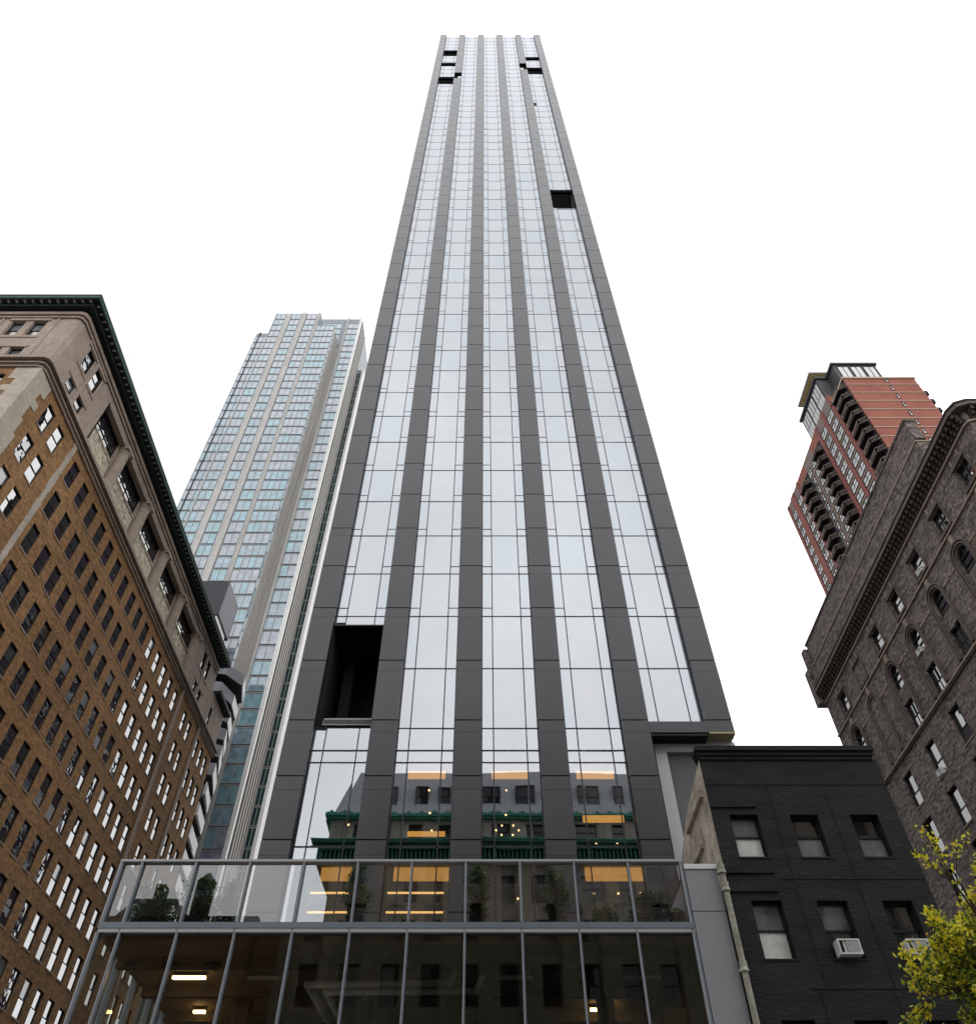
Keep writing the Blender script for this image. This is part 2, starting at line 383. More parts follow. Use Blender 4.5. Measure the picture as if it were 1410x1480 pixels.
for x0, x1 in ((-7.9,-6.0),(-4.4,-1.85)):
    for z in (16.36,15.52): lamp(x0,x1,35.98,36.04,z,z+.07,m_warmtube)
lamp(-3.7,-1.9,35.95,36.1,19.05,19.25,m_warm); lamp(4.8,6.8,35.95,36.1,19.75,20.05,m_warm)
for x,y,z in ((-2.8,36.2,21.5),(-2.7,36.2,20.3),(-2.55,36,19.3),(1.1,36.2,21.5),(1.05,36.2,20.2),(-6.6,36,19.6),(5.3,35.9,18.6),(6.3,35.9,18.6),(4.9,35.6,16.2),(6,35.6,16.2),(7,35.6,16.2),(5.75,35.4,15.4),(6.6,35.3,14.7),(1.5,35.9,16.1)):
    b = MB(); b.ball((x,y,z),.055,6); obj('bulb', b, m_bulb, tower)
b = MB(); b.box(4.3,7.1,35.0,35.08,12,15.55); o = obj('door', b, m_wood, tower)
for x in (5.75,6.0,6.25): f = MB(); f.box(x,x+.05,34.9,34.95,12.3,15.7); obj('handle', f, m_steel, o)
f = MB(); f.box(4.2,7.2,34.92,35.1,15.55,15.68); obj('lintel', f, m_lightmetal, o)
ch = thing('chandelier', 'small branched chandelier with warm bulbs hanging inside the centre glass bay', 'chandelier', (1.1,36,18.8))
b = MB(); b.tube((1.1,36,19.0),(1.1,36,22.5),.012,n=5)
for i in range(6): t = i*math.pi/3; b.tube((1.1,36,19.1),(1.1+.55*math.cos(t),36+.55*math.sin(t),19.25),.012,n=5)
obj('stem', b, m_brass, ch)
for i in range(6): t = i*math.pi/3; b = MB(); b.ball((1.1+.55*math.cos(t),36+.55*math.sin(t),19.32),.05,6); obj('bulb', b, m_bulb, ch)

# ------------------------------------------------------------------ glass podium with its terrace screen
m_alu = surf('blue_grey_metal', (.15,.175,.205), .38, .1, .8, (1,1,.2), spec=.5); m_alulight = surf('pale_metal_edge', (.36,.37,.39), .35, .05, spec=.6)
m_screen = glass('terrace_screen_glass', (0,0,0), 2.0, .02, .25, trans=(.76,.77,.775), tint=(1,1,1))
m_pod = glass('podium_glass', (0,0,0), 1.8, .03, .25, trans=(.86,.87,.84), tint=(.9,1,.95))
PX0, PX1, PY = -13.22, 7.18, 28.0
pod = thing('glass_podium', 'glass fronted podium in grey metal framing with a glazed terrace screen on top', 'podium', (-3,32,0))
mx_ = [-12.41+1.957*k for k in range(10)]
for x in mx_+[PX0+.06, PX1-.06]:
    b = MB(); w = .038 if PX0+.1 < x < PX1-.1 else .06
    b.box(x-w,x+w,PY-.02,PY+.2,.15,11.8); b.box(x-w,x+w,PY-.02,PY+.2,12.12,14.2)
    b.box(x-w,x-w*.3,PY-.03,PY-.02,.15,14.2,1); obj('mullion', b, [m_alu, m_alulight], pod)
b = MB(); b.box(PX0,PX1,PY-.04,PY+.28,14.2,14.28); b.box(PX0,PX0+.2,PY+.28,38,14.2,14.28); obj('top_rail', b, m_alulight, pod)
b = MB(); b.box(PX0,PX1,PY-.05,PY+.3,11.93,12.12); b.box(PX0,PX1,PY-.03,PY+.28,11.8,11.93,1); b.box(PX0-.02,PX0+.25,PY+.3,38,11.8,12.12); obj('deck_beam', b, [m_alu, m_alulight], pod)
xs = [PX0+.12]+mx_+[PX1-.12]
for l, r in zip(xs, xs[1:]):
    for z0, z1, mt in ((12.12,14.2,m_screen),(.2,11.8,m_pod)):
        b = MB(); e = random.uniform(-.004,.004); b.quad([(l,PY+.12,z0),(r,PY+.12+e,z0),(r,PY+.12+e,z1),(l,PY+.12,z1)]); obj('glass_pane', b, mt, pod)
for i in range(5):
    y0 = PY+.28+i*1.957; y1 = y0+1.957
    b = MB(); b.box(PX0,PX0+.26,y1-.05,y1+.05,.15,11.8); b.box(PX0,PX0+.26,y1-.05,y1+.05,12.12,14.2); obj('mullion', b, m_alu, pod)
    for z0, z1, mt in ((12.12,14.2,m_screen),(.2,11.8,m_pod)):
        b = MB(); b.quad([(PX0+.1,y0,z0),(PX0+.1,y1-.05,z0),(PX0+.1,y1-.05,z1),(PX0+.1,y0,z1)]); obj('glass_pane', b, mt, pod)
m_decksoff = surf('brown_ceiling', (.24,.175,.12), .8, .2, .4); m_inner = surf('dark_interior', (.1,.085,.07), .85, .3, .3)
b = MB(); b.box(PX0+.26,PX1,PY+.3,38.2,11.55,11.98); obj('deck', b, m_decksoff, pod)
b = MB(); b.box(PX0+3,PX1+.9,40,40.2,.1,11.55); b.box(PX1-.1,PX1,PY+.3,40,.1,11.55); b.box(PX0,PX1,PY+.3,40,0,.1)
for x in (-9.2,-4.6,0,4.6): b.box(x-.3,x+.3,33.2,33.8,.1,11.55)
for y in (29.6,32.6,35.6): b.box(PX0+.4,PX1-.1,y-.15,y+.15,11.2,11.549)
obj('interior', b, m_inner, pod)
b = MB(); b.box(PX1+.03,8.36,PY-.02,PY+.6,.1,12.47); b.box(PX1+.03,8.36,PY-.02,PY+.6,12.5,13.93); b.box(PX1+.06,8.33,PY+.02,PY+.6,12.4,12.55,1); b.box(PX1+.1,8.36,PY+.6,35,.1,13.9)
o = obj('stone_end_wall', b, [m_greypanel, m_joint], pod); b = MB(); b.box(PX1+.03,8.4,PY-.06,PY+.66,13.93,14.1); obj('coping', b, surf('white_coping', (.62,.62,.62), .6, .05), o)
m_podtube = glow('podium_tube', (1,.62,.24), 14); m_tubeoff = surf('unlit_diffuser', (.85,.85,.82), .5, .05); m_duct = surf('white_duct', (.9,.9,.87), .5, .06)
G = 'linear lamps under the podium ceiling'
for x0, x1, y, lit, lab in ((-11.29,-10.11,31.05,1,'glowing warm linear ceiling lamp behind the second podium pane from the left'),(-8.6,-7.47,31.05,0,'unlit linear ceiling lamp between the glowing lamp and the white ducts'),
        (.55,1.75,31.05,0,'unlit linear ceiling lamp right of the white ducts in podium'),(5.06,6.39,31.05,0,'unlit linear ceiling lamp nearest the grey stone end wall'),
        (4.16,5.09,34.63,1,'glowing warm linear ceiling lamp low at the right of podium'),(-11.5,-11.05,34.9,1,'short glowing lamp deep in podium, upper one of the close pair'),(-11.45,-10.95,35.9,1,'short glowing lamp deep in podium, lower one of the close pair')):
    t = thing('ceiling_lamp', lab, 'ceiling lamp', ((x0+x1)/2,y,11.3), G)
    b = MB(); b.box(x0,x1,y-.07,y+.07,11.34,11.42); obj('diffuser', b, m_podtube if lit else m_tubeoff, t)
    b = MB(); b.box(x0-.02,x1+.02,y-.09,y+.09,11.42,11.48); b.tube((x0+.2,y,11.48),(x0+.2,y,11.56),.012,n=5); b.tube((x1-.2,y,11.48),(x1-.2,y,11.56),.012,n=5); obj('housing', b, m_alu, t)
def pipe_run(lab, pts, r):
    b = MB()
    for p, q in zip(pts, pts[1:]):
        b.tube(p, q, r, n=12); b.ball(q, r*1.12, 10)
        L = (Vector(q)-Vector(p)).length; n = int(L/1.6)
        for i in range(1, n+1):
            c = Vector(p).lerp(Vector(q), i/(n+1)); a = (Vector(q)-Vector(p)).normalized(); b.tube(c-a*.04, c+a*.04, r*1.15, n=12)
    obj('duct_pipe', b, m_duct, smooth=True, cat='duct', label=lab, loc=pts[0], group='white ducts under the podium ceiling')
pipe_run('white duct nearer the glass that bends up at its right end', [(-6.2,36.4,11.2),(-6.4,31.2,11.2),(-1.2,31.0,11.2),(-1.05,30.8,11.5)], .12)
pipe_run('white duct farther from the glass reaching more to the right', [(-5.6,36.6,11.15),(-5.8,31.8,11.15),(-.3,31.7,11.15),(-.1,31.5,11.5)], .12)
# planters on the terrace
m_pot = surf('dark_planter', (.035,.035,.038), .6, .15); m_pot2 = surf('grey_planter', (.2,.2,.21), .6, .1); m_bark = surf('bark', (.05,.035,.025), .9, .2, 6)
def leafmat(name, col, var=.35):
    m = newmat(name); L = m.node_tree.links; o = N(m,'ShaderNodeOutputMaterial'); b = N(m,'ShaderNodeBsdfPrincipled'); b.inputs['Roughness'].default_value = .55
    c, _, _ = noisecol(m, col, var, 4); L.new(c, b.inputs['Base Color']); t = N(m,'ShaderNodeBsdfTranslucent'); L.new(c, t.inputs[0])
    x = N(m,'ShaderNodeMixShader'); x.inputs[0].default_value = .42; L.new(b.outputs[0], x.inputs[1]); L.new(t.outputs[0], x.inputs[2]); L.new(x.outputs[0], o.inputs[0]); return m
m_leaf = [leafmat('green_leaf', (.05,.095,.025)), leafmat('deep_green_leaf', (.03,.06,.018)), leafmat('light_green_leaf', (.11,.17,.035))]
def leaf(mb, p, s, m, up=.3):
    n = Vector((random.gauss(0,1),random.gauss(0,1),random.gauss(0,1)+up)).normalized(); a = n.orthogonal().normalized(); c = n.cross(a)
    t = random.random()*6.28; a, c = a*math.cos(t)+c*math.sin(t), c*math.cos(t)-a*math.sin(t)
    p = Vector(p); mb.quad([p-a*s*.55, p+c*s*.34-n*s*.06, p+a*s*.6, p-c*s*.34+n*s*.06], m)
def shrub(lab, x, y, z, w, h, pot, kind, mats=m_leaf, n=900):
    t = thing('potted_shrub', lab, 'potted shrub', (x,y,z), 'potted shrubs along the terrace')
    b = MB(); pw, ph = pot
    if pw: b.hexa([(x-pw*.38,y-pw*.38,z),(x+pw*.38,y-pw*.38,z),(x+pw*.38,y+pw*.38,z),(x-pw*.38,y+pw*.38,z),(x-pw*.5,y-pw*.5,z+ph),(x+pw*.5,y-pw*.5,z+ph),(x+pw*.5,y+pw*.5,z+ph),(x-pw*.5,y+pw*.5,z+ph)]); obj('planter', b, m_pot2 if kind == 'ball' else m_pot, t)
    s = MB(); s.tube((x,y,z+ph*.9),(x,y,z+ph+h*.7),.03,.01,6)
    for i in range(9):
        zz = z+ph+h*random.uniform(.1,.6); a = random.random()*6.28; s.tube((x,y,zz),(x+w*.4*math.cos(a),y+w*.4*math.sin(a),zz+h*.22),.012,.004,4)
    obj('stem', s, m_bark, t)
    w *= 1.3; n = int(n*2.4); f = MB(); cl = [(random.uniform(-1,1),random.uniform(-1,1),random.random()) for _ in range(44)]
    for _ in range(n):
        c = random.choice(cl); k = c[2]
        prof = (math.sin(math.pi*min(1,k*.9+.1))**.6) if kind != 'cone' else (1.05-k)**.8
        px_ = x+c[0]*w*.42*prof+random.gauss(0,w*.11); py_ = y+c[1]*w*.42*prof+random.gauss(0,w*.11); pz_ = z+ph+h*k+random.gauss(0,h*.06)
        leaf(f, (px_,py_,max(z+ph*.9,pz_)), random.uniform(.07,.13), random.choice((0,0,1,1,2)))
    obj('foliage', f, mats, t)
DZ = 12.0
shrub('tall upright shrub in a dark planter against the middle pier', -.25, 28.95, DZ, .62, 1.75, (.62,.62), 'col')
shrub('tall upright shrub in a dark planter against the second pier from the left', -4.6, 28.95, DZ, .66, 1.85, (.6,.62), 'col')
shrub('tall upright shrub in dark planter left of the wooden door', 2.62, 28.95, DZ, .7, 1.75, (.62,.62), 'col')
shrub('clipped round shrub in a pale box in front of the wooden door', 4.35, 29.4, DZ, .7, .55, (.72,.5), 'ball', n=600)
shrub('broad bushy shrub at the right end of the terrace', 6.0, 28.9, DZ, 1.15, 1.0, (.8,.35), 'bush', n=1100)
shrub('smallest shrub, in the corner by the grey stone end wall', 6.85, 28.75, DZ, .5, .55, (.4,.25), 'bush', n=300)
shrub('wide olive shrub in the far left terrace bay', -12.0, 29.2, DZ, 1.25, 1.35, (.9,.45), 'bush', n=1100)
shrub('dense dark shrub right of the olive one on terrace', -10.35, 29.0, DZ, 1.15, 1.5, (.9,.5), 'bush', n=1000)
shrub('narrow pointed shrub close to the third terrace pane', -9.2, 28.75, DZ, .6, 1.45, (.55,.3), 'cone', n=600)

# ------------------------------------------------------------------ brick building at the left with its copper cornice
m_lb = brick('tan_brown_brick', (.32,.168,.066), (.185,.095,.04), (.22,.15,.09), .5, .16, .3, .12)
m_stone = surf('brown_stone', (.31,.245,.2), .8, .2, .8, (1,1,.6), fine=.12); m_pale = surf('pale_stone', (.4,.345,.285), .8, .16, .9, fine=.15)
m_carved = surf('carved_stone', (.6,.53,.41), .85, .38, 2.2, (1,1,2), bump=.6, col2=(.25,.2,.14))
m_copper = surf('verdigris_copper', (.012,.02,.018), .7, .4, 2.0); m_green = surf('bright_verdigris', (.045,.13,.095), .65, .4, 2.5)
m_frame = surf('dark_window_frame', (.02,.02,.02), .6, .1)
m_wg = [glass('dark_window', (.006,.006,.007), 4.0, .06, 1.2), glass('violet_window', (.014,.011,.018), 3.2, .35, 1.8), glass('blind_window', (.2,.21,.22), 2.2, .05, 1.2)]
lb = thing('brick_building', 'tan brick building with stone loggia and dark green copper cornice, left edge', 'building', (-38,50,0))
LF, LR = FY(27.0), FXp(-30.0)
rows = [44.25-3.39*k for k in range(13)]
colsR = [29.37,31.12]+[34.32+1.988*k for k in range(15)]+[65.68,67.46]+[70.62,72.42,74.12]
def sash(s, g, f):
    F, u0, u1, z0, z1, d = s['F'], s['u0'], s['u1'], s['z0'], s['z1'], s['d']
    zm = z0+(z1-z0)*s.get('mid',.5); t = s.get('t')
    if t is None: t = random.choices((0,1,2),(5,4,1))[0]
    e = random.uniform(-.012,.012); e2 = random.uniform(-.012,.012)
    g.pane(F, [(u0,-d+e,z0),(u1,-d-e,z0),(u1,-d-e+e2,zm),(u0,-d+e+e2,zm)], 0 if t == 2 else t)
    g.pane(F, [(u0,-d-.04,zm),(u1,-d-.04-e,zm),(u1,-d-.04-e,z1),(u0,-d-.04,z1)], t)
    w = s.get('fw', .05); rl = s.get('rl', .03)
    for a in ((u0,u0+w,z0,z1),(u1-w,u1,z0,z1),(u0+w,u1-w,z0,z0+w),(u0+w,u1-w,z1-w,z1),(u0+w,u1-w,zm-rl,zm+rl)): f.lbox(F,a[0],a[1],-d-.03,-d+.05,a[2],a[3])
    if s.get('mull'):
        for i in range(1, s['mull']): x = u0+(u1-u0)*i/s['mull']; f.lbox(F,x-.025,x+.025,-d-.03,-d+.04,z0+w,z1-w)
    if s.get('sill'): f.lbox(F,u0-.06,u1+.06,-d+.05,.05,z0-.09,z0-.001,1)
hR, specs = [], []
for z in rows:
    for y in colsR:
        w = 1.06 if y < 64 else .98
        hR.append((y,y+w,z,z+2.18)); specs.append(dict(F=LR,u0=y,u1=y+w,z0=z,z1=z+2.18,d=.1,sill=1,fw=.03,rl=.012,t=None if y < 58 else 0))
hF = []
for z in rows:
    for x in (-33.1,-35.0,-37.6,-39.4,-42,-44):
        hF.append((x,x+1.06,z,z+2.18)); specs.append(dict(F=LF,u0=x,u1=x+1.06,z0=z,z1=z+2.18,d=.14,sill=1))
b = MB(); wall(b, LR, 27.0, 76.0, 0, 47.2, hR, .15); wall(b, LF, -46, -30, 0, 47.2, hF, .2)
b.quad([(-46,27,0),(-46,76,0),(-46,76,53),(-46,27,53)]); b.quad([(-46,76,0),(-30,76,0),(-30,76,53),(-46,76,53)])
obj('brick_wall', b, m_lb, lb)
b = MB(); b.box(-45.5,-30.6,27.6,75.5,0,46.9); obj('interior', b, m_black, lb)
windows_lb = specs
for y, w, d in ((33.36,.42,.05),(63.6,.4,.16),(70.02,.4,.16)):
    b = MB(); z = 0
    while z < 47.15:
        h = min(random.uniform(.5,.9), 47.2-z); e = random.choice((0,0,.05,.1)) if y < 40 else 0
        b.lbox(LR,y-e,y+w+e*.6,-.05,d,z+.006,z+h-.006); z += h
    obj('stone_strip', b, m_pale if y < 40 else m_stone, lb)
b = MB(); z = 6.0
while z < 47:
    h = random.uniform(.45,.8); e = random.choice((.25,.5,.8)); h = min(h, 47.15-z)
    b.lbox(LR,27.0,27.9+e,-.05,.045,z,z+h-.012); b.lbox(LF,-30.9-e,-29.955,-.0,.045,z,z+h-.012); z += h
obj('corner_quoin', b, m_pale, lb)
def course(name, mat, z0, z1, d, y1=76.0, chamf=.5, mb=None):
    b = mb or MB(); x, y = -30+d, 27-d
    b.prism([(-46,y),(x-chamf,y),(x-chamf*.3,y+chamf*.25),(x,y+chamf),(x,y1),(-31,y1),(-31,28.0),(-46,28.0)], z0, z1)
    if mb is None: obj(name, b, mat, lb)
course('string_course', m_stone, 47.2, 47.42, .16); course('string_course', m_stone, 47.42, 47.55, .34); course('string_course', m_frame, 47.55, 47.72, .3); course('string_course', m_stone, 47.72, 48.0, .56); course('string_course', m_stone, 48.0, 48.14, .3)
# attic storey
hA = []
att = []
for y in (29.34,31.02,65.7,67.3):
    w = .98 if y < 60 else .85
    for z0, z1 in ((48.3,50.0),(51.7,53.8)): hA.append((y,y+w,z0,z1)); att.append(dict(F=LR,u0=y,u1=y+w,z0=z0,z1=z1,d=.14,t=None if y < 60 else 0))
hA.append((34.15,63.4,48.14,53.65))
hA.append((71.6,72.4,48.6,50.9)); att.append(dict(F=LR,u0=71.6,u1=72.4,z0=48.6,z1=50.9,d=.14,t=0))
hB = []
for x in (-33.45,-35.05,-38.0,-39.6,-42.5,-44.1):
    for z0, z1 in ((48.4,50.1),(51.8,53.9)): hB.append((x,x+1.05,z0,z1)); att.append(dict(F=LF,u0=x,u1=x+1.05,z0=z0,z1=z1,d=.28,t=2))
b = MB(); wall(b, LR, 27.5, 76.0, 48.14, 52.4, hA, .34); wall(b, LR, 27.5, 70.6, 52.4, 55.0, hA, .34); wall(b, LF, -46, -30.5, 48.14, 55.0, hB, .34)
b.prism([(-30.5,27.0),(-30.15,27.12),(-30,27.5),(-30.5,27.5)], 48.14, 55.0); obj('attic_wall', b, m_stone, lb)
b = MB()
mo = lambda F,*a: (lambda q: (q.lbox(F,*a), obj('attic_moulding', q, m_stone, lb)))(MB())
for z0, z1, d in ((50.05,50.3,.06),(51.4,51.66,.06),(53.9,54.2,.08)):
    for y0, y1 in ((28.9,32.5),(65.3,68.6)): mo(LR,y0,y1,0,d,z0,z1)
    for x in (-36,-40.6,-45.1): mo(LF,x+.75,x+3.8,0,d,z0,z1)
for y in (30.55,66.75): mo(LR,y,y+.28,0,.1,48.2,53.9)
for y in (28.7,32.35): mo(LR,y,y+.16,0,.08,48.2,54.6)
mo(LF,-31.75,-31.6,0,.08,48.2,54.6); mo(LF,-35.9,-35.75,0,.08,48.2,54.6)
b = MB(); b.box(-45.5,-31.6,27.7,75,46.9,52.3); b.box(-45.5,-31.6,27.7,70.4,52.3,55); obj('attic_interior', b, m_black, lb)
LG = FXp(-30.5); cy = [38.9+6.03*k for k in range(5)]
ends = [34.15]+[c for c in cy[:4]]+[63.4]
b = MB(); hl = []
lw = []
for a, c in zip(ends, ends[1:]):
    p, q = a+.75, c-.75
    if a < 35: p = a+.35
    if c > 63: q = c-.4
    hl += [(p,q,48.16,49.35),(p,q,51.15,53.5)]
    lw += [dict(F=LG,u0=p,u1=q,z0=48.16,z1=49.35,d=.16,mull=4,t=1 if a < 55 else 0), dict(F=LG,u0=p,u1=q,z0=51.15,z1=53.5,d=.16,mull=4,mid=.4,t=1 if a < 55 else 0)]
wall(b, LG, 34.15, 63.4, 48.14, 53.65, hl, .24)
b.box(-30.5,-30,34.0,34.149,48.14,53.65); b.box(-30.5,-30,63.401,63.55,48.14,53.65); b.box(-30.9,-30.01,34.15,63.4,53.5,53.649)
obj('loggia_wall', b, m_stone, lb)
for (a, c) in zip(ends, ends[1:]):
    b = MB(); p = a+(.35 if a < 35 else .75); q = c-(.4 if c > 63 else .75); b.lbox(LG,p,q,.0,.12,49.5,51.0); b.lbox(LG,p,q,.0,.2,49.36,49.5); b.lbox(LG,p,q,.0,.2,51.0,51.14); obj('spandrel_panel', b, m_carved, lb)
for y in cy:
    b = MB(); X = -30.25; n = 14
    b.box(X-.62,X+.62,y-.62,y+.62,48.14,48.42); b.tube((X,y,48.42),(X,y,48.62),.62,.56,n); b.tube((X,y,48.62),(X,y,53.0),.54,.45,n); b.tube((X,y,53.0),(X,y,53.3),.46,.6,n); b.box(X-.6,X+.6,y-.6,y+.6,53.3,53.64)
    obj('column', b, surf('column_stone', (.3,.24,.19), .8, .2, 1.2, fine=.12) if y == cy[0] else bpy.data.materials['column_stone'], lb)
course('architrave', m_stone, 54.25, 54.45, .14, 70.4); course('architrave', m_stone, 54.62, 55.0, .22, 70.4)
def cornice(name, z0, y1, mats):
    b = MB()
    b.prism([(-46,26.4),(-29.4,26.4),(-29.4,y1-.4),(-31,y1-.4),(-31,28),(-46,28)], z0, z0+.35)
    b.prism([(-46,25.97),(-28.95,25.97),(-28.95,y1),(-31,y1),(-31,28),(-46,28)], z0+.35, z0+.72)
    obj(name, b, mats[0], lb)
    f = MB(); f.box(-46,-28.93,25.95,25.965,z0+.52,z0+.74); f.box(-28.945,-28.93,25.97,y1,z0+.52,z0+.74); f.prism([(-46,25.9),(-28.88,25.9),(-28.88,y1),(-31,y1),(-31,28),(-46,28)], z0+.74, z0+.86,1); obj('cornice_edge', f, mats[1:], lb)
    d = MB(); y = 26.6
    while y < y1: d = MB(); d.box(-29.3,-29.08,y,y+.13,z0+.27,z0+.345); obj('cornice_bracket', d, mats[3], lb); y += .62
    x = -45.8
    while x < -29.3: d = MB(); d.box(x,x+.15,26.1,26.34,z0+.27,z0+.345); obj('cornice_bracket', d, mats[3], lb); x += .62
cornice('cornice', 55.2, 71.0, [m_copper, m_green, surf('brown_cap', (.16,.12,.1), .8, .2), surf('grey_green_metal', (.3,.33,.3), .7, .3)])
b = MB(); b.prism([(-29.95,71.6),(-29.3,71.6),(-29.3,76.3),(-31,76.3),(-31,71.6)],52.5,52.9); obj('rear_cornice', b, m_copper, lb)
b = MB(); b.box(-46,-30.2,27.2,70.5,55,55.2); b.box(-46,-30.2,70.5,76,52.4,52.6); obj('roof', b, m_frame, lb)
windows(lb, windows_lb+att+lw, sash, m_wg, [m_frame, m_stone])
# small lamps behind its lower windows
for y, z in ((51.1,14.7),(55.0,20.6),(59.7,20.75),(62.5,20.6),(48.2,17.3)):
    b = MB(); b.ball((-30.27,y,z),.12,8); obj('window_lamp', b, m_bulb, lb)

# ------------------------------------------------------------------ far glass tower behind, left
gt = thing('glass_apartment_tower', 'pale blue glass tower with beige vertical piers behind the brick building', 'tower', (-45,108,0))
m_beige = surf('beige_pier', (.52,.5,.475), .8, .12, .5, (1,1,.3), fine=.08); m_white = surf('white_pier', (.75,.74,.72), .7, .06)
m_rib = surf('ribbed_beige', (.42,.4,.37), .8, .15, .4, (1,3,.1)); m_span = surf('grey_spandrel', (.26,.285,.315), .5, .15)
m_gg = [glass('teal_glass', (.22,.37,.42), 2.0, .03, .3, tint=(.9,.97,1)), glass('lavender_glass', (.29,.335,.395), 2.0, .03, .3), glass('blue_glass', (.23,.33,.4), 2.0, .03, .3)]
m_dteal = glass('deep_teal_glass', (.01,.05,.05), 1.5, .03, .3)
GA, GB, GC = FY(95), FY(100), FY(106.3)
b = MB()
b.box(-58,-55,95.05,104,0,179.1); b.box(-55,-43.35,95.05,112,0,189.7); b.box(-43.35,-38.75,95.05,112,0,183.4); b.box(-46.3,-33.7,100.05,115,0,196.5); b.box(-34,-32.5,106.35,118,0,180)
b.box(-50.2,-46.2,98.5,110,189.7,191.4)
obj('curtain_wall', b, m_span, gt)
for x0, x1, z, d in ((-52.3,-51.05,189.8,.18),(-48.35,-47.05,190.2,.18),(-44.2,-43.45,190.0,.18),(-55.12,-54.95,190.0,.25)):
    b = MB(); w = (x1-x0)
    if w > .5: b.lbox(GA,x0,x0+.3,0,d,0,z); b.lbox(GA,x1-.3,x1,0,d,0,z+.1); b.lbox(GA,x0+.3,x1-.3,0,d*.55,0,z-.2)
    else: b.lbox(GA,x0,x1,0,d,0,z)
    obj('pier', b, m_beige, gt)
b = MB(); b.lbox(GA,-57.15,-56.98,0,.25,0,179.3); obj('wing_joint', b, m_joint, gt)
gs = []
def gwin(F, x0, x1, z, h, n, glz=None): gs.append(dict(F=F,u0=x0,u1=x1,z0=z,z1=z+h,n=n,gl=glz))
for k in range(49):
    z = 40.3+3.05*k
    tops = ((-58,-57.15,1,179),(-56.98,-55.95,1,179),(-55.85,-55.15,1,179),(-54.9,-52.5,2,189.5),(-50.9,-48.55,2,189.5),(-46.85,-44.35,2,189.5),(-43.4,-38.78,4,183.2))
    for x0,x1,n,t in tops:
        if z+2.6 < t: gwin(GA,x0,x1,z,2.55,n)
for k in range(50):
    z = 42.2+3.1*k
    if z+2.6 < 196: gwin(GB,-37.18,-34.22,z,2.6,2)
    if z > 180 and z+2.6 < 196: gwin(GB,-46.1,-38.9,z,2.6,5)
    if z+2.6 < 179: gs.append(dict(F=GC,u0=-33.6,u1=-32.5,z0=z,z1=z+2.7,n=2,gl=3))
def gmake(s, g, f):
    F,u0,u1,z0,z1,n = s['F'],s['u0'],s['u1'],s['z0'],s['z1'],s['n']
    low_ = z0 < 120
    t = s['gl'] if s['gl'] is not None else random.choices((0,1,2),(4,2,3) if low_ else (.8,5,3))[0]
    for i in range(n):
        a = u0+(u1-u0)*i/n; c = u0+(u1-u0)*(i+1)/n; e = random.uniform(-.01,.01)
        tt = t if random.random() < .8 else (random.choice((0,1,2)) if t != 3 else 3)
        g.quad([F(a,.06,z0),F(c,.06+e,z0),F(c,.06+e,z1),F(a,.06,z1)], tt)
        if i: f.lbox(F,a-.05,a+.05,.0,.14,z0,z1)
    f.lbox(F,u0,u1,.0,.12,z1,z1+.12); f.lbox(F,u0,u1,.0,.1,z0-.1,z0); f.lbox(F,u0,u0+.06,0,.13,z0,z1)
windows(gt, gs, gmake, m_gg+[m_dteal], surf('taupe_mullion', (.36,.35,.34), .6, .1))
# return of the projecting bay, set-back concrete strip, white pier and ribbed return
b = MB(); b.lbox(FXp(-38.75),95.12,100,0,.03,0,183.2); obj('bay_return', b, m_dteal, gt); b = MB(); b.box(-38.77,-38.7,94.93,95.11,0,183.4); obj('bay_edge', b, m_span, gt)
for y in (96.5,97.6,98.9): b = MB(); b.lbox(FXp(-38.7),y,y+.16,0,.14,0,182.5); obj('return_rib', b, m_rib, gt)
b = MB(); b.lbox(GB,-38.7,-37.55,0,.1,0,180); obj('concrete_strip', b, m_rib, gt)
b = MB(); b.lbox(GB,-37.55,-37.2,0,.45,0,196.8); obj('pier', b, m_beige, gt)
b = MB(); b.lbox(GB,-34.2,-33.65,-.3,.5,0,197); obj('white_pier', b, m_white, gt)
b = MB(); b.lbox(FXp(-33.65),100.31,106.28,-.4,-.05,0,196.5)
for i in range(5): b.lbox(FXp(-33.65),100.9+i*1.1,101.4+i*1.1,-.05,.12,0,196.2)
obj('ribbed_return', b, m_rib, gt)
b = MB(); b.box(-32.48,-31.95,106,110,0,180); obj('white_pier', b, m_white, gt)

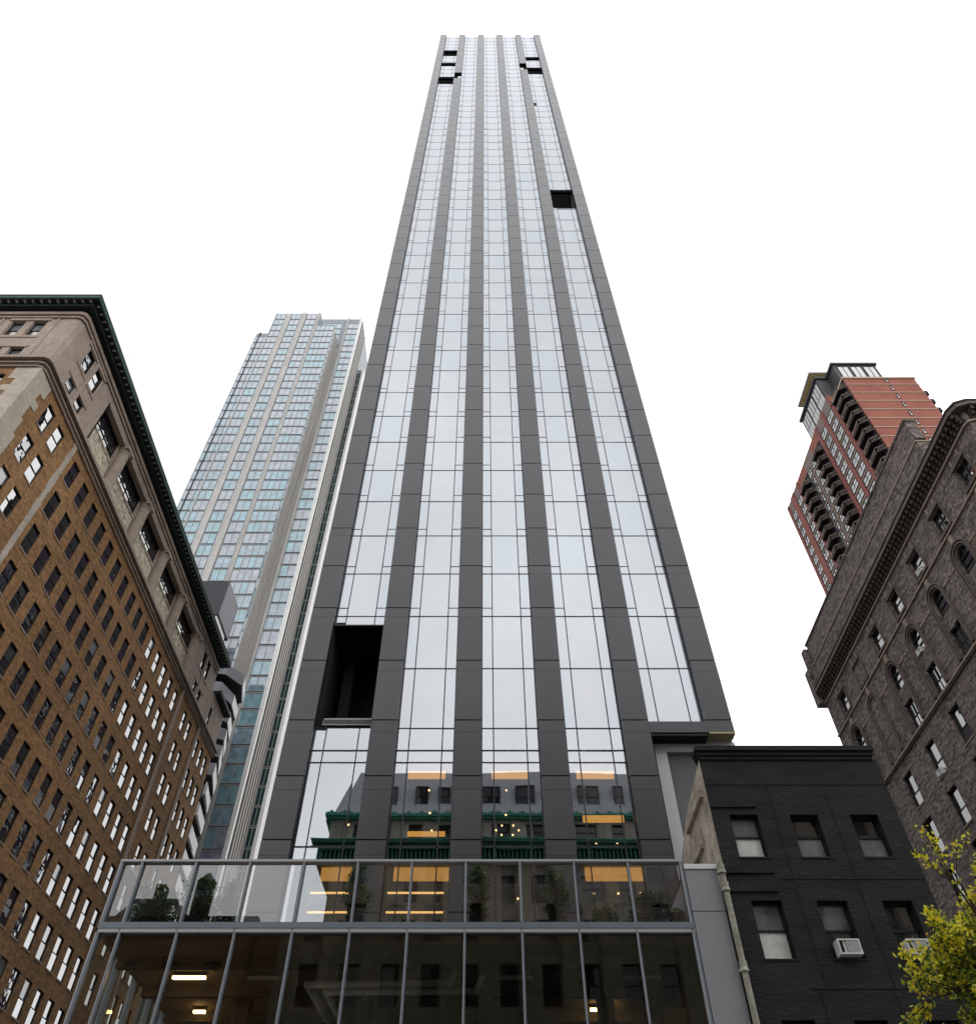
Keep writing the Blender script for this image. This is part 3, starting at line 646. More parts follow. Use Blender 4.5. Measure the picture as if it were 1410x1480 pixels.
# ------------------------------------------------------------------ apartment house with wavy balconies
bb = thing('balcony_building', 'white and charcoal apartment house with jutting angular balconies behind the brick building', 'building', (-40,92,0))
m_bal = surf('grey_parapet', (.17,.17,.185), .6, .12, .8); m_bwh = surf('white_render', (.72,.72,.72), .8, .05); m_chr = surf('charcoal_panel', (.045,.045,.052), .6, .1)
b = MB(); b.box(-48,-36.4,84,93,0,70); obj('body', b, m_chr, bb)
b = MB(); b.box(-43.2,-38.3,84,90,75,81.6); obj('rooftop_box', b, m_chr, bb)
b = MB(); b.box(-38.3,-38.24,84.05,90,75,81.55); b.box(-43,-39.2,84.3,92,70,75); obj('rooftop_side', b, m_bal, bb)
b = MB(); b.box(-39.0,-38.5,84.3,89,66,75); obj('white_fin', b, m_bwh, bb)
levels = [((-34.46,83.88),(-32.78,86.46),(-33.64,90.31)),((-34.75,83.93),(-33.68,86.94),(-33.96,90.41)),((-35.26,85.07),(-33.55,86.96),(-34.26,91.0)),((-35.06,85.39),(-33.27,86.79),(-34.42,91.1)),
          ((-34.77,85.06),(-33.05,86.23),(-34.3,90.86)),((-34.4,85.3),(-33.04,85.72),(-34.08,90.54)),((-34.35,86.6),(-33.27,85.29),(-34.04,90.0)),((-34.6,86.0),(-33.4,85.0),(-34.0,90.0)),((-34.7,85.2),(-33.5,84.9),(-34.1,90.1)),((-34.7,84.9),(-33.5,85.0),(-34.1,90.2)),((-34.7,84.6),(-33.4,85.2),(-34.1,90.2)),((-34.7,84.6),(-33.4,85.2),(-34.1,90.2))]
for i, (A, B, E_) in enumerate(levels):
    z = 64.3-2.72*i; A, B, E_ = Vector(A), Vector(B), Vector(E_)
    n = Vector(((B-A).y,-(B-A).x)).normalized()*.12
    W_ = Vector((-37.5,A.y-.6))
    b = MB(); b.prism([tuple(A),tuple(B),tuple(B-n),tuple(A-n)], z, z+1.6)
    if i < 5: b.prism([tuple(W_),tuple(A),tuple(A-n),tuple(W_-n)], z, z+1.55)
    o = obj('balcony', b, m_bal, bb)
    f = MB(); f.prism([tuple(B),tuple(E_),(E_.x-.12,E_.y-.05),(B.x-.12,B.y)], z, z+1.63); obj('balcony_end', f, m_bwh, o)
    f = MB(); f.prism([tuple(A-n),tuple(B-n),(E_.x-.02,E_.y),(-36.6,92),(-36.6,A.y-.2)], z+.02, z+.25); obj('balcony_slab', f, m_chr, o)
b = MB(); b.box(-36.39,-35.0,86.6,92.6,30,66); obj('window_wall', b, m_black, bb)

# ------------------------------------------------------------------ black house on the right
m_blk = surf('black_painted_masonry', (.0195,.0195,.0205), .75, .32, .9, (.6,.6,2.2), spec=.15, bump=.5, fine=.14)
m_stucco = surf('worn_stucco', (.5,.45,.37), .9, .28, 1.3, bump=.4, col2=(.3,.26,.21), fine=.15)
bk = thing('black_house', 'low black painted house with a plain cornice under the tower overhang', 'house', (12.2,32,0))
BF = FY(28.0)
bw = [(x,x+1.06,z,z+h) for z,h in ((14.38,1.62),(10.98,1.87),(7.35,1.87)) for x in (9.33,11.62,13.91)]
b = MB(); wall(b, BF, 8.65, 15.78, 0, 18.3, bw, .34)
b.quad([(15.78,28,0),(15.78,40,0),(15.78,40,14.5),(15.78,28,18.3)]); b.quad([(8.65,40,0),(15.78,40,0),(15.78,40,14.3),(8.65,40,14.3)])
obj('front_wall', b, m_blk, bk)
b = MB(); b.quad([(8.65,28,0),(8.65,40,0),(8.65,40,14.5),(8.65,33.6,16.9),(8.65,31.5,17.8),(8.65,28,18.3)]); b.box(8.5,8.66,28.5,31.6,17.0,17.25); b.box(8.5,8.66,29.9,32.6,15.6,15.75)
obj('party_wall', b, m_stucco, bk)
b = MB(); b.lbox(BF,8.55,15.75,-.5,.24,18.62,18.82); b.lbox(BF,8.6,15.7,-.5,.14,18.45,18.62); b.lbox(BF,8.65,15.65,-.5,.07,18.3,18.45); obj('cornice', b, m_blk, bk)
b = MB(); b.hexa([(8.7,28.3,17.9),(15.7,28.3,17.9),(15.7,39.9,14.2),(8.7,39.9,14.2),(8.7,28.3,18.1),(15.7,28.3,18.1),(15.7,39.9,14.4),(8.7,39.9,14.4)]); obj('roof', b, m_joint, bk)
b = MB()
for z0,z1,x1 in ((16.28,16.53,10.4),(13.78,14.03,10.43),(13.14,13.38,10.4)): b = MB(); b.lbox(BF,8.66,x1,-.05,.07,z0,z1); obj('ledge', b, m_blk, bk)
b = MB()
for z in (17.24,13.6,10.11): b.lbox(BF,8.66 if z > 17 else 10.6,15.77,-.05,.022,z-.02,z+.02)
for x,z0,z1 in ((11.07,10.13,17.22),(13.3,10.13,17.22),(10.85,5,10.09),(13.25,5,10.09)): b.lbox(BF,x-.012,x+.012,-.05,.018,z0,z1)
obj('seam', b, m_joint, bk)
m_bg = [glass('house_window', (.02,.02,.022), 1.9, .06, 1.2), glass('grey_blind_window', (.14,.145,.155), 1.9, .2, 1.5), glass('white_blind_window', (.62,.62,.6), 1.6, .04, 1.2)]
def sash2(s, g, f):
    F,u0,u1,z0,z1,d = s['F'],s['u0'],s['u1'],s['z0'],s['z1'],.26; zm = z0+(z1-z0)*.5
    g.quad([F(u0,-d,z0),F(u1,-d,z0),F(u1,-d,zm),F(u0,-d,zm)], s['lo']); g.quad([F(u0,-d-.05,zm),F(u1,-d-.05,zm),F(u1,-d-.05,z1),F(u0,-d-.05,z1)], s['hi'])
    for a in ((u0,u0+.07,z0,z1),(u1-.07,u1,z0,z1),(u0,u1,z1-.06,z1),(u0,u1,zm-.035,zm+.035)): f.lbox(F,a[0],a[1],-d-.04,-d+.05,a[2],a[3])
    f.lbox(F,u0-.05,u1+.05,-d,.03,z0-.06,z0-.002)
tint = [(2,1),(1,0),(1,0),(2,1),(0,1),(0,0),(0,0),(0,0),(0,0)]
windows(bk, [dict(F=BF,u0=w[0],u1=w[1],z0=w[2],z1=w[3],lo=t[0],hi=t[1]) for w, t in zip(bw, tint)], sash2, m_bg, m_joint)
b = MB(); b.box(8.8,15.6,28.5,33,0,15.8); obj('interior', b, m_black, bk)
dp = MB(); X, Yp = 8.5, 27.86
dp.tube((X,Yp,0.14),(X,Yp,14.1),.105,n=14)
o = obj('drainpipe', dp, surf('peeling_pipe', (.3,.29,.24), .8, .35, 3, (1,1,.5), fine=.25), cat='drainpipe', label='peeling beige drainpipe running down the left edge of the black house', loc=(X,Yp,0), smooth=False)
for z in (13.72,13.1,10.55,6.5): c = MB(); c.tube((X,Yp,z),(X,Yp,z+.12),.17,.13,14); c.tube((X,Yp,z+.12),(X,Yp,z+.3),.13,.14,14); c.box(X-.15,X+.15,Yp-.02,Yp+.14,z+.02,z+.1); obj('collar', c, bpy.data.materials['peeling_pipe'], o)
m_acw = surf('white_enamel', (.62,.62,.6), .5, .12, 3); m_grille = surf('grey_grille', (.2,.2,.2), .6, .3, 30, (8,8,1))
def aircon(F, u0, u1, z0, z1, lab, d0=-.2, d1=.3):
    c = F((u0+u1)/2, d1, z0); t = thing('air_conditioner', lab, 'air conditioner', c, 'window air conditioners')
    b = MB(); w = .045
    b.lbox(F,u0,u1,d0,d1-.05,z0,z1)
    for a in ((u0,u0+w,z0,z1),(u1-w,u1,z0,z1),(u0+w,u1-w,z0,z0+w),(u0+w,u1-w,z1-w,z1)): b.lbox(F,a[0],a[1],d1-.05,d1,a[2],a[3])
    obj('casing', b, m_acw, t)
    g = MB(); um = u0+(u1-u0)*.36; g.lbox(F,um,u1-w,d1-.05,d1-.02,z0+w,z1-w)
    n = 9
    for i in range(n): x = um+(u1-w-um)*(i+.5)/n; g.lbox(F,x-.008,x+.008,d1-.02,d1-.01,z0+w,z1-w,1)
    obj('grille', g, [m_grille, m_acw], t)
    s = MB(); s.lbox(F,u0+w,um-.1,d1-.05,d1-.03,z0+w,z1-w); obj('control_panel', s, m_joint, t)
aircon(BF, 11.78, 12.52, 11.03, 11.5, 'white window air conditioner in the middle lower window of the black house')
aircon(BF, 14.08, 14.82, 11.03, 11.5, 'white window air conditioner partly behind the yellow tree')

# ------------------------------------------------------------------ dark brown brick apartment house on the right
m_bb = brick('brown_clinker_brick', (.225,.178,.158), (.075,.063,.059), (.12,.102,.093), .5, .17, .45, .1)
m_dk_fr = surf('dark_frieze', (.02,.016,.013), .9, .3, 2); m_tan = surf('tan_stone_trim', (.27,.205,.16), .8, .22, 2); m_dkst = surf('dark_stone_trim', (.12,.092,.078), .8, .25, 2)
br = thing('brown_apartment_house', 'dark brown brick apartment house with arched windows and corbelled parapet, right edge', 'building', (38,42,0))
RF = FXm(30.0); RFF = FY(27.2)
cols = [29.1+4.072*k for k in range(7)]
hs, ws, arches = [], [], []
for k, y in enumerate(cols):
    y1 = y+1.32
    if k != 5: hs.append((y,y1,38.48,40.08)); ws.append(dict(F=RF,u0=y,u1=y1,z0=38.48,z1=40.08,d=.2,mull=2 if k < 2 else 1,t=0))
    hs.append((y,y1,31.72,33.72)); ws.append(dict(F=RF,u0=y,u1=y1,z0=31.72,z1=33.72,d=.2,mull=2,mid=.42,t=0)) if k != 5 else hs.pop if False else None
    if k == 5: hs.pop()
    if k != 5: hs.append((y,y1,34.8,36.71)); arches.append((y,y1))
    for z in [28.02-3.33*i for i in range(8)]:
        if z > 1: hs.append((y,y1,z,z+2.36)); ws.append(dict(F=RF,u0=y,u1=y1,z0=z,z1=z+2.36,d=.2,mid=.42,t=0,sill=1))
b = MB(); wall(b, RF, 27.6, 57.2, 0, 42.6, hs, .28)
fh = [(x,x+1.3,z,z+2.2) for x in (32.2,36.2,40.2,44.2) for z in (38.4,34.8,31.7,28,24.7,21.4)]
wall(b, RFF, 30.4, 48, 0, 42.6, fh, .42); b.prism([(30.4,27.2),(30.1,27.3),(30,27.6),(30.4,27.6)],0,42.6)
b.quad([(30,57.2,0),(48,57.2,0),(48,57.2,42.6),(30,57.2,42.6)]); b.quad([(48,27.2,0),(48,57.2,0),(48,57.2,42.6),(48,27.2,42.6)])
for y, y1 in arches:                                    # brick spandrels and soffit of each arched head
    cyy = (y+y1)/2; r = (y1-y)/2; n = 12
    for i in range(n):
        a0, a1 = math.pi*i/n, math.pi*(i+1)/n
        p0 = (cyy-r*math.cos(a0), 36.05+r*math.sin(a0)); p1 = (cyy-r*math.cos(a1), 36.05+r*math.sin(a1))
        b.quad([RF(p0[0],0,p0[1]),RF(p1[0],0,p1[1]),RF(p1[0],0,36.71),RF(p0[0],0,36.71)]); b.quad([RF(p0[0],0,p0[1]),RF(p1[0],0,p1[1]),RF(p1[0],-.28,p1[1]),RF(p0[0],-.28,p0[1])])
obj('brick_wall', b, m_bb, br)
for x in fh: ws.append(dict(F=RFF,u0=x[0],u1=x[1],z0=x[2],z1=x[3],d=.3,t=0))
def arch_ring(b, cyy, r0, r1, zc, d0, d1, m=0, n=14, F=RF):
    for i in range(n):
        a0, a1 = math.pi*i/n, math.pi*(i+1)/n
        P = lambda r,a,d: F(cyy-r*math.cos(a), d, zc+r*math.sin(a))
        b.hexa([P(r0,a0,d0),P(r0,a1,d0),P(r1,a1,d0),P(r1,a0,d0),P(r0,a0,d1),P(r0,a1,d1),P(r1,a1,d1),P(r1,a0,d1)], m)
for y, y1 in arches:
    cyy = (y+y1)/2; r = (y1-y)/2; zc = 36.05; g = MB(); zm = 35.5
    g.pane(RF, [(y,-.2,34.8),(y1,-.2,34.8),(y1,-.21,zm),(y,-.21,zm)]); g.pane(RF, [(y,-.24,zm),(y1,-.24,zm),(y1,-.24,36.71),(y,-.24,36.71)])
    o = obj('window', g, m_wg, br); f = MB()
    for a in ((y,y+.07,34.8,zc),(y1-.07,y1,34.8,zc),(y+.07,y1-.07,34.8,34.87),(y+.07,y1-.07,zm-.04,zm+.04),(y+.07,y1-.07,zc-.03,zc+.03)): f.lbox(RF,a[0],a[1],-.23,-.14,a[2],a[3])
    f.lbox(RF,cyy-.025,cyy+.025,-.23,-.15,zc,zc+r) if y < 37 else None; arch_ring(f,cyy,r-.08,r,zc,-.23,-.14)
    obj('frame', f, m_frame, o)
windows(br, ws, sash, m_wg, [m_frame, m_tan])
for k, y in enumerate(cols):
    cyy = y+.66; b = MB()
    arch_ring(b,cyy,.78,.9,36.05,0,.12); arch_ring(b,cyy,.98,1.1,36.05,0,.16)
    for q in (-1,1):
        for r0, r1, d in ((.78,.9,.12),(.98,1.1,.16)):
            e = sorted((cyy+q*r0, cyy+q*r1)); b.lbox(RF,e[0],e[1],0,d,31.75,36.05)
    obj('arch_moulding', b, m_dkst, br)
    bl = [(cyy-.18,cyy+.18,.14,37.15,37.7)]
    for q in (-1,1): bl += [(*sorted((cyy+q*1.12, cyy+q*1.5)),.06,36.0,36.2), (*sorted((cyy+q*1.62, cyy+q*1.95)),.05,36.0,36.16)]
    for u0, u1, d, z0, z1 in bl: b = MB(); b.lbox(RF,u0,u1,0,d,z0,z1); obj('impost_block', b, m_tan, br)
    b = MB(); b.lbox(RF,y-.22,y+1.54,0,.14,40.15,40.38); b.lbox(RF,y-.22,y-.08,0,.08,38.3,40.15); b.lbox(RF,y+1.4,y+1.54,0,.08,38.3,40.15); b.lbox(RF,y-.22,y+1.54,0,.1,38.2,38.34); b.lbox(RF,y+.1,y+.24,0,.1,40.45,40.9,1); b.lbox(RF,y+1.1,y+1.24,0,.1,40.45,40.9,1)
    obj('window_surround', b, [m_dkst, m_tan], br)
def band(name, mat, z0, z1, d, mb=None):
    b = MB() if mb is None else mb
    b.prism([(30-d,57.2),(30-d,27.6),(30.1-d*.7,27.3-d*.7),(30.4,27.2-d),(48,27.2-d),(48,28),(31,28),(31,57.2)][::-1], z0, z1)
    if mb is None: obj(name, b, mat, br)
band('string_course', m_tan, 31.38, 31.5, .2); band('string_course', m_frame, 31.5, 31.6, .1); band('string_course', m_dkst, 31.26, 31.38, .12); band('string_course', m_tan, 37.86, 37.99, .12)
band('corbel_table', m_tan, 41.12, 41.26, .14)
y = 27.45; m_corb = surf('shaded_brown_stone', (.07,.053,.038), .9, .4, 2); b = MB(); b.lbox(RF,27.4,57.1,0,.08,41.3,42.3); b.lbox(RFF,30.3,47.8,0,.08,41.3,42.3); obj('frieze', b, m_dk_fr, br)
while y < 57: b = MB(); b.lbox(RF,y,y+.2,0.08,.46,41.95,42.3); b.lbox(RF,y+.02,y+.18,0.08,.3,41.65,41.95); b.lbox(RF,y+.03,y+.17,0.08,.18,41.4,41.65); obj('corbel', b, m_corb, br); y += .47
x = 30.4
while x < 47: b = MB(); b.lbox(RFF,x,x+.2,0.08,.46,41.95,42.3); b.lbox(RFF,x+.02,x+.18,0.08,.3,41.65,41.95); obj('corbel', b, m_corb, br); x += .5
band('corbel_table', m_dkst, 42.3, 42.55, .58)
band('low_coping', m_dk_fr, 42.55, 42.8, .5); band('low_coping', m_dkst, 42.8, 42.88, .54)
b = MB(); b.box(29.7,30.6,31.25,57.2,42.88,44.55); obj('parapet', b, m_bb, br)
b = MB(); n = 9
for i in range(n):                                        # the scroll that steps the parapet down at its street end
    x0, x1 = 30.6+1.5*i/n, 30.6+1.5*(i+1)/n; zz = 42.9+1.35*(1-(i+1)/n)**1.7
    b.box(x0,x1,31.25,31.9,42.88,zz)
obj('parapet_scroll', b, m_dkst, br)
b = MB(); b.lbox(RF,31.2,57.25,-.65,.36,44.55,44.7); obj('coping', b, m_tan, br)
b = MB(); b.box(30.2,30.6,31.5,56.6,44.7,45.2,1); b.box(30.0,30.75,31.4,56.7,45.2,47.2); b.box(29.92,30.8,31.3,56.8,47.2,47.38); obj('roof_storey', b, [m_bb, m_joint], br)
b = MB(); b.box(30.4,47.5,27.7,56.8,42.5,42.7); b.box(30.6,47.4,27.8,56.6,0,42.4); obj('interior', b, m_black, br)
b = MB(); b.box(29.5,30.6,57.2,58.0,41.3,44.9); b.box(29.7,31,56.9,57.6,45.0,47.0); obj('end_pier', b, m_bb, br)
for u, z, lab in ((41.85,34.85,'small air conditioner in the arched window above the long string course'),(45.95,28.08,'small air conditioner in the topmost window below the string course'),(37.7,38.5,'air conditioner in a top row window under the corbels')):
    aircon(RF, u, u+.6, z, z+.4, lab, -.28, .12)

# ------------------------------------------------------------------ red brick tower far right
rt = thing('red_apartment_tower', 'red brick tower with stacked dark balconies and glass penthouse, far right', 'tower', (78,98,0))
m_red = brick('red_brick', (.33,.115,.082), (.27,.092,.066), (.31,.14,.1), .6, .2, .12, .1); m_rband = surf('beige_band', (.48,.36,.29), .8, .1); m_rdk = surf('dark_red_pier', (.24,.075,.06), .8, .12)
m_taupe = surf('taupe_spandrel', (.17,.125,.11), .7, .2)
RT, RTF = FXm(70.5), FY(80.0)
FLR = [1.3+2.87*k for k in range(46)]
b = MB(); b.box(70.5,84.5,80,86.6,0,132.75); b.box(70.5,84.5,86.6,117.3,0,136.4); b.box(75,84.5,86.6,100,136.4,142)
obj('body', b, m_red, rt)
for z in [f for f in FLR if 60 < f < 133]:
    b = MB(); b.lbox(RTF,70.45,84.52,0,.1,z-.12,z+.08); b.lbox(RT,80,117.3,0,.1,z-.1,z+.06); obj('floor_band', b, m_rband, rt)
b = MB(); b.box(70.3,84.7,79.8,86.8,132.5,133.0); obj('parapet_cap', b, m_rband, rt)
for y0,y1 in ((86.0,87.0),(90.15,91.2),(94.2,95.2),(109.2,109.9),(112.3,114.2),(116.4,117.3)):
    b = MB(); b.lbox(RT,y0,y1,0,.2,0,136.3); obj('pier', b, m_rdk, rt)
rw = []
for z in [f for f in FLR if 62 < f < 136]:
    for y0, y1 in ((87.2,90.0),(91.35,94.05),(99.7,101.4),(102.5,104.1),(109.95,112.1),(114.3,116.3)):
        if z+2.4 < 136.3: rw.append(dict(F=RT,u0=y0,u1=y1,z0=z+.55,z1=z+2.55,d=-.09,t=random.choices((3,4),(6,1))[0],mull=2))
    if z < 131: rw.append(dict(F=RTF,u0=78.6,u1=79.05,z0=z+.7,z1=z+2.3,d=-.09,t=3,mull=1))
m_wg2 = m_wg+[glass('sky_window', (.14,.14,.15), 4.2, .03, 1), glass('net_curtain_window', (.2,.22,.22), 2.2, .05, 1)]
windows(rt, rw, sash, m_wg2, [m_frame, m_rband])
b = MB()
for y0,y1 in ((87.05,90.1),(91.25,94.15),(99.55,104.25),(109.9,112.25),(114.2,116.35)): b.lbox(RT,y0,y1,0,.02,0,136.2)
obj('spandrel', b, m_taupe, rt)
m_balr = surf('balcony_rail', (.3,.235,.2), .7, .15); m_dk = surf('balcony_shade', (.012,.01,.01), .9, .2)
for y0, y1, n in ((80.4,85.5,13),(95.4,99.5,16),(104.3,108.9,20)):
    b = MB(); b.lbox(RT,y0-.1,y1+.1,0,.03,0,133.5); obj('balcony_shade_sheet', b, m_dk, rt)  # flat dark sheet stands for the shade behind the balconies
    zs = [f for f in FLR if f < (132 if y0 < 90 else 134)][-n:]
    for z in zs:
        F = RT; m_ = (y0+y1)/2; b = MB()
        pl = [(y0,0),(y0+.9,1.35),(y1-.9,1.35),(y1,0)]
        P = [(70.5-d_,u) for u,d_ in pl]
        b.prism(P[::-1], z-.12, z+.1)
        o = obj('balcony', b, m_dk, rt)
        f = MB()
        for (p, q) in zip(P, P[1:]):
            v = Vector((q[0]-p[0],q[1]-p[1])); nn = Vector((v.y,-v.x)).normalized()*.05
            for z0, z1 in ((z-.14,z+.12),(z+1.0,z+1.1)): f.prism([p,q,(q[0]+nn.x,q[1]+nn.y),(p[0]+nn.x,p[1]+nn.y)], z0, z1)
            k = max(2,int(v.length/.32))
            for i in range(k+1): x, y = p[0]+v.x*i/k, p[1]+v.y*i/k; f.box(x-.025,x+.025,y-.025,y+.025,z+.12,z+1.0)
        obj('balcony_rail', f, m_balr, o)
for z in [f for f in FLR if 95 < f < 130]: b = MB(); b.box(84.52,85.5,80.3,83.2,z-.12,z+.1); b.box(85.4,85.5,80.3,83.2,z+.1,z+1.1); b.box(84.52,85.5,80.3,80.36,z+.1,z+1.1); obj('side_balcony', b, m_dk, rt)
# penthouse
m_pdk = surf('slate_frame', (.07,.068,.075), .6, .1); m_gold = surf('gold_soffit', (.95,.68,.28), .5, .08)
b = MB(); b.box(73.8,82.8,84.2,87.5,133,144.8); b.box(73.4,83.2,83.8,88.2,144.8,145.4); b.box(71.2,80,87.6,98.5,136.4,144.6); b.box(70.8,80,87.2,98.8,144.6,145.2); obj('penthouse', b, m_pdk, rt)
pw = [dict(F=FY(84.2),u0=74.5+2.75*i,u1=76.8+2.75*i,z0=134,z1=144.2,d=-.09,t=3,mull=2,mid=.45) for i in range(3)]+[dict(F=FXm(71.2),u0=88.0+3.5*i,u1=91.2+3.5*i,z0=137,z1=144,d=-.09,t=3,mull=3,mid=.45) for i in range(3)]
for s in pw: g, f = MB(), MB(); sash(s, g, f); o = obj('penthouse_window', g, m_wg2, rt); obj('frame', f, [m_pdk, m_pdk], o)
b = MB(); b.box(70.2,77,87.0,95.8,146.3,146.9); o = obj('roof_canopy', b, surf('canopy_edge', (.4,.36,.32), .6, .1), rt); f = MB(); f.box(70.6,76.9,87.4,95.4,146.2,146.29); obj('soffit', f, m_gold, o)
b = MB(); b.box(73.5,78,89,95,145.2,146.2); obj('rooftop_core', b, m_pdk, rt)

# ------------------------------------------------------------------ yellow street tree, lower right
tr = thing('street_tree', 'street tree with yellow and green autumn leaves at the lower right', 'tree', (11.75,18.4,.14))
m_yl = [leafmat('yellow_leaf', (.95,.87,.06), .12), leafmat('gold_leaf', (.95,.7,.04), .18), leafmat('lime_leaf', (.55,.62,.06), .25), leafmat('tree_green_leaf', (.13,.2,.04), .35), leafmat('dark_leaf', (.06,.1,.02), .4)]
random.seed(21)
TB = Vector((11.75,18.4,.14))
wd = MB(); wd.tube(TB, TB+Vector((.05,0,2.6)), .16, .12, 10); wd.tube(TB+Vector((.05,0,2.6)), TB+Vector((-.1,.05,5.6)), .12, .07, 8); wd.tube(TB+Vector((-.1,.05,5.6)), TB+Vector((-.6,.1,9.6)), .07, .02, 6)
crown = MB(); twigs = []
def grow(p, d, L, r, lev):
    q = p+d*L; wd.tube(p, q, r, r*.6, 5 if lev else 7, caps=False)
    twigs.append((p, q, lev))
    if lev < 3:
        for _ in range(3 if lev else 4):
            t = random.uniform(.35,1); a = (d+Vector((random.gauss(0,.55),random.gauss(0,.55),random.gauss(.12,.4)))).normalized()
            grow(p.lerp(q,t), a, L*random.uniform(.45,.7), r*.5, lev+1)
for i in range(36):
    z = 3.2+6.3*((i*.618)%1); a = i*2.4+random.uniform(-.4,.4); st = TB+Vector((-.02*z,0,z)); k = (10.2-z)/6.4
    grow(st, Vector((math.cos(a),math.sin(a),random.uniform(.05,.55))).normalized(), random.uniform(.9,1.5)*(.62+.58*k)*(.45 if z < 6 and math.cos(a) < -.2 else .9), .035, 0)
grow(TB+Vector((-.5,0,8.3)), Vector((-.2,.1,1)).normalized(), 1.5, .03, 1)
grow(TB+Vector((-.2,0,6.9)), Vector((-1,.1,.12)).normalized(), 1.7, .035, 0); grow(TB+Vector((-.2,0,7.6)), Vector((-1,.0,.5)).normalized(), 1.0, .03, 0)
for p, q, lev in twigs:
    n = {0:7,1:13,2:17,3:16}[lev]
    for _ in range(n):
        c = p.lerp(q, random.uniform(.15,1.08))+Vector((random.gauss(0,.07),random.gauss(0,.07),random.gauss(0,.07)))
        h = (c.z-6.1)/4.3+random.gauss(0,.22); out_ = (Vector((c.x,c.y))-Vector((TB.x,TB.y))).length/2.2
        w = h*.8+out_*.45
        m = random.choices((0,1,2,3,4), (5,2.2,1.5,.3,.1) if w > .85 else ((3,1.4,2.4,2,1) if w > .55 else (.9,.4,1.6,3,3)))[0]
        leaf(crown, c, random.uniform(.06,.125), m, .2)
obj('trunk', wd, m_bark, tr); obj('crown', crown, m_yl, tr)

# ------------------------------------------------------------------ across the avenue (met in the glass): stone block with copper cornices and slate mansard
op = thing('mansard_building', 'grey stone building with slate mansard and green copper cornices, reflected in the glass bays', 'building', (6,-12,0))
m_lime = surf('grey_limestone', (.5,.46,.4), .85, .15, .7, fine=.12); m_slate = surf('grey_slate', (.42,.44,.47), .6, .12, 1, (3,3,6), fine=.1); m_dkl = surf('dark_limestone', (.36,.32,.27), .85, .2, .7, fine=.12)
OF = FYb(-2.0)
oh, ow = [], []
for i in range(16):
    x = -12.6+2.75*i
    for z0, z1 in ((35.75,37.3),(30.0,32.4),(26.2,28.6),(22.2,24.8),(18.2,20.8),(13.6,16.8),(8.6,12),(3.2,7)):
        oh.append((x,x+1.25,z0,z1)); ow.append(dict(F=OF,u0=x,u1=x+1.25,z0=z0,z1=z1,d=.3,t=3))
b = MB(); wall(b, OF, -14.4, 32, 33.7, 38, oh, .4); obj('attic_wall', b, m_lime, op)
b = MB(); wall(b, OF, -14.4, 32, 0, 33.7, oh, .4); b.box(-14.39,31.9,-22,-2.45,0,38); obj('stone_wall', b, surf('canyon_shaded_stone', (.36,.31,.24), .85, .25, .5, fine=.15), op)  # street and cornice shade put into the lower wall's darker stone colour
for i in range(17):
    x = -13.95+2.75*i; b = MB(); b.lbox(OF,x,x+.75,0,.18,8,33.2); obj('lower_pilaster', b, bpy.data.materials['canyon_shaded_stone'], op); b = MB(); b.lbox(OF,x,x+.75,0,.18,35.5,37.6); obj('pilaster', b, m_dkl, op)
b = MB(); b.box(-15.7,33,-2.2,-.95,35.05,35.3); b.box(-15.4,33,-2.2,-1.2,34.5,35.05); b.box(-15.0,33,-2.2,-1.7,33.3,34.5); x = -15.4
while x < 32.5: b.box(x,x+.16,-1.7,-1.3,33.4,34.5); x += .4
b.box(-16,-14.2,-22,-2.2,33.7,35.3); obj('lower_cornice', b, surf('green_copper', (.035,.15,.11), .6, .45, 2, (1,1,1)), op)
b = MB(); b.box(-14.9,32.4,-2.2,-1.45,37.85,38.08); b.box(-14.7,32.3,-2.2,-1.6,37.62,37.85); b.box(-14.9,-14.3,-22,-2.2,37.62,38.08); x = -14.8
while x < 32: b.prism([(x,-1.6),(x+.9,-1.6),(x+.9,-1.5),(x,-1.5)],38.08,38.2); b.prism([(x+.3,-1.6),(x+.6,-1.6),(x+.6,-1.5),(x+.3,-1.5)],38.2,38.36); x += 1.2
obj('upper_cornice', b, surf('bright_green_copper', (.06,.3,.21), .6, .4, 2), op)
b = MB(); b.box(-15.8,33,-2.2,-.9,35.3,35.42); obj('cornice_lip', b, bpy.data.materials['bright_green_copper'], op)
b = MB(); b.hexa([(-14.3,-2.1,38.1),(32,-2.1,38.1),(32,-21,38.1),(-14.3,-21,38.1),(-12.9,-4.0,43.8),(30.5,-4.0,43.8),(30.5,-19,43.8),(-12.9,-19,43.8)]); obj('mansard_roof', b, m_slate, op)
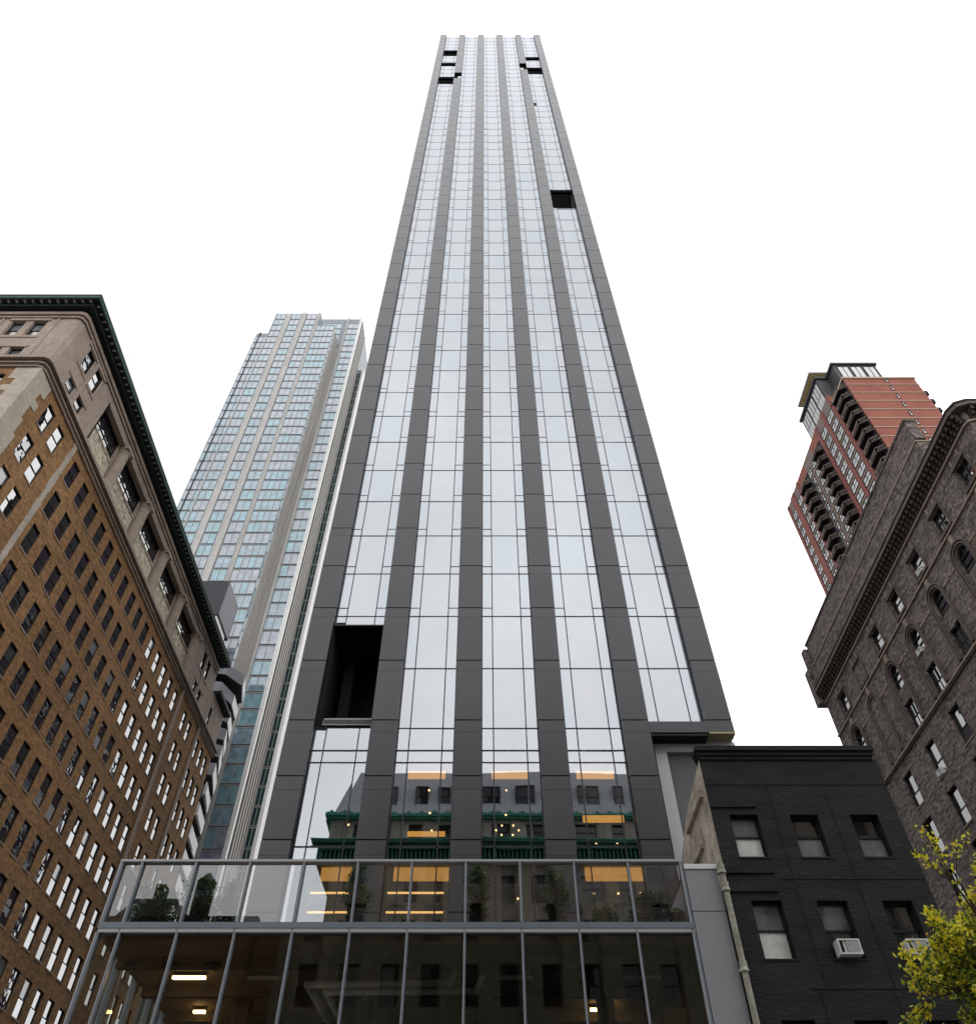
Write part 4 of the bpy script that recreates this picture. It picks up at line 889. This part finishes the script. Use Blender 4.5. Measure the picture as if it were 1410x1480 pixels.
for i in range(13):
    x = -11.6+2.45*i if i % 2 == 0 else -11.9+2.45*i
    ow.append(dict(F=FYb(-2.75),u0=x,u1=x+1.15,t=3,z0=39.2,z1=41.5,d=-.14))
    b = MB(); b.box(x-.12,x+1.27,-4,-2.76,39.1,41.7); obj('dormer', b, m_slate, op)
b = MB(); b.ball((8.6,-2.6,38.75),.3,10); obj('urn', b, m_frame, op)
windows(op, ow, sash, m_wg+[glass('shaded_window', (.02,.026,.036), 1.7, .05, 1.2)], [m_frame, m_dkl])
ol = thing('low_brick_building', 'low plain brick building across the avenue, left of the mansard building', 'building', (-25,-12,0))
b = MB(); lh, lw2 = [], []
for i in range(6):
    for z in (5,8.6,12.2,15.8,19.2): lh.append((-33+2.7*i,-31.8+2.7*i,z,z+1.9)); lw2.append(dict(F=FYb(-2.5),u0=-33+2.7*i,u1=-31.8+2.7*i,z0=z,z1=z+1.9,d=.25))
wall(b, FYb(-2.5), -35, -16.6, 0, 23.6, lh, .35); b.box(-34.9,-14.6,-20,-2.9,0,23.5); obj('brick_wall', b, m_lb, ol)
b = MB(); b.box(-35.2,-16.4,-2.9,-2.2,23.6,24.0); obj('cornice', b, m_copper, ol)
b = MB(); b.hexa([(-27,-2.6,24),(-22.2,-2.6,24),(-22.2,-9,24),(-27,-9,24),(-26,-3.2,25.6),(-22.8,-3.2,25.6),(-22.8,-8,25.6),(-26,-8,25.6)]); b.box(-25,-24.3,-5,-4,25.6,27); obj('gable_roof', b, m_frame, ol)
b = MB(); b.tube((-21.2,-4,24),(-21.2,-4,27.1),.7,.7,12); b.tube((-21.2,-4,27.1),(-21.2,-4,27.8),.75,.1,12); obj('rooftop_tank', b, m_frame, ol)
windows(ol, lw2, sash, m_wg, [m_frame, m_dkl])
# dark block behind the slender tower along the side street (met in the brick building's windows)
sb = thing('side_street_block', 'dark banded block behind the slender tower, reflected in the brick building windows', 'building', (0,74,0))
b = MB(); b.box(-10,-6,57,91,0,80); obj('wall', b, surf('plum_masonry', (.035,.028,.036), .7, .4, .5), sb)
b = MB()
for k in range(17): b.lbox(FXm(-10),57.5,90.5,0,.05,4+3.4*k,5.6+3.4*k)
obj('window_band', b, m_wg[1], sb)
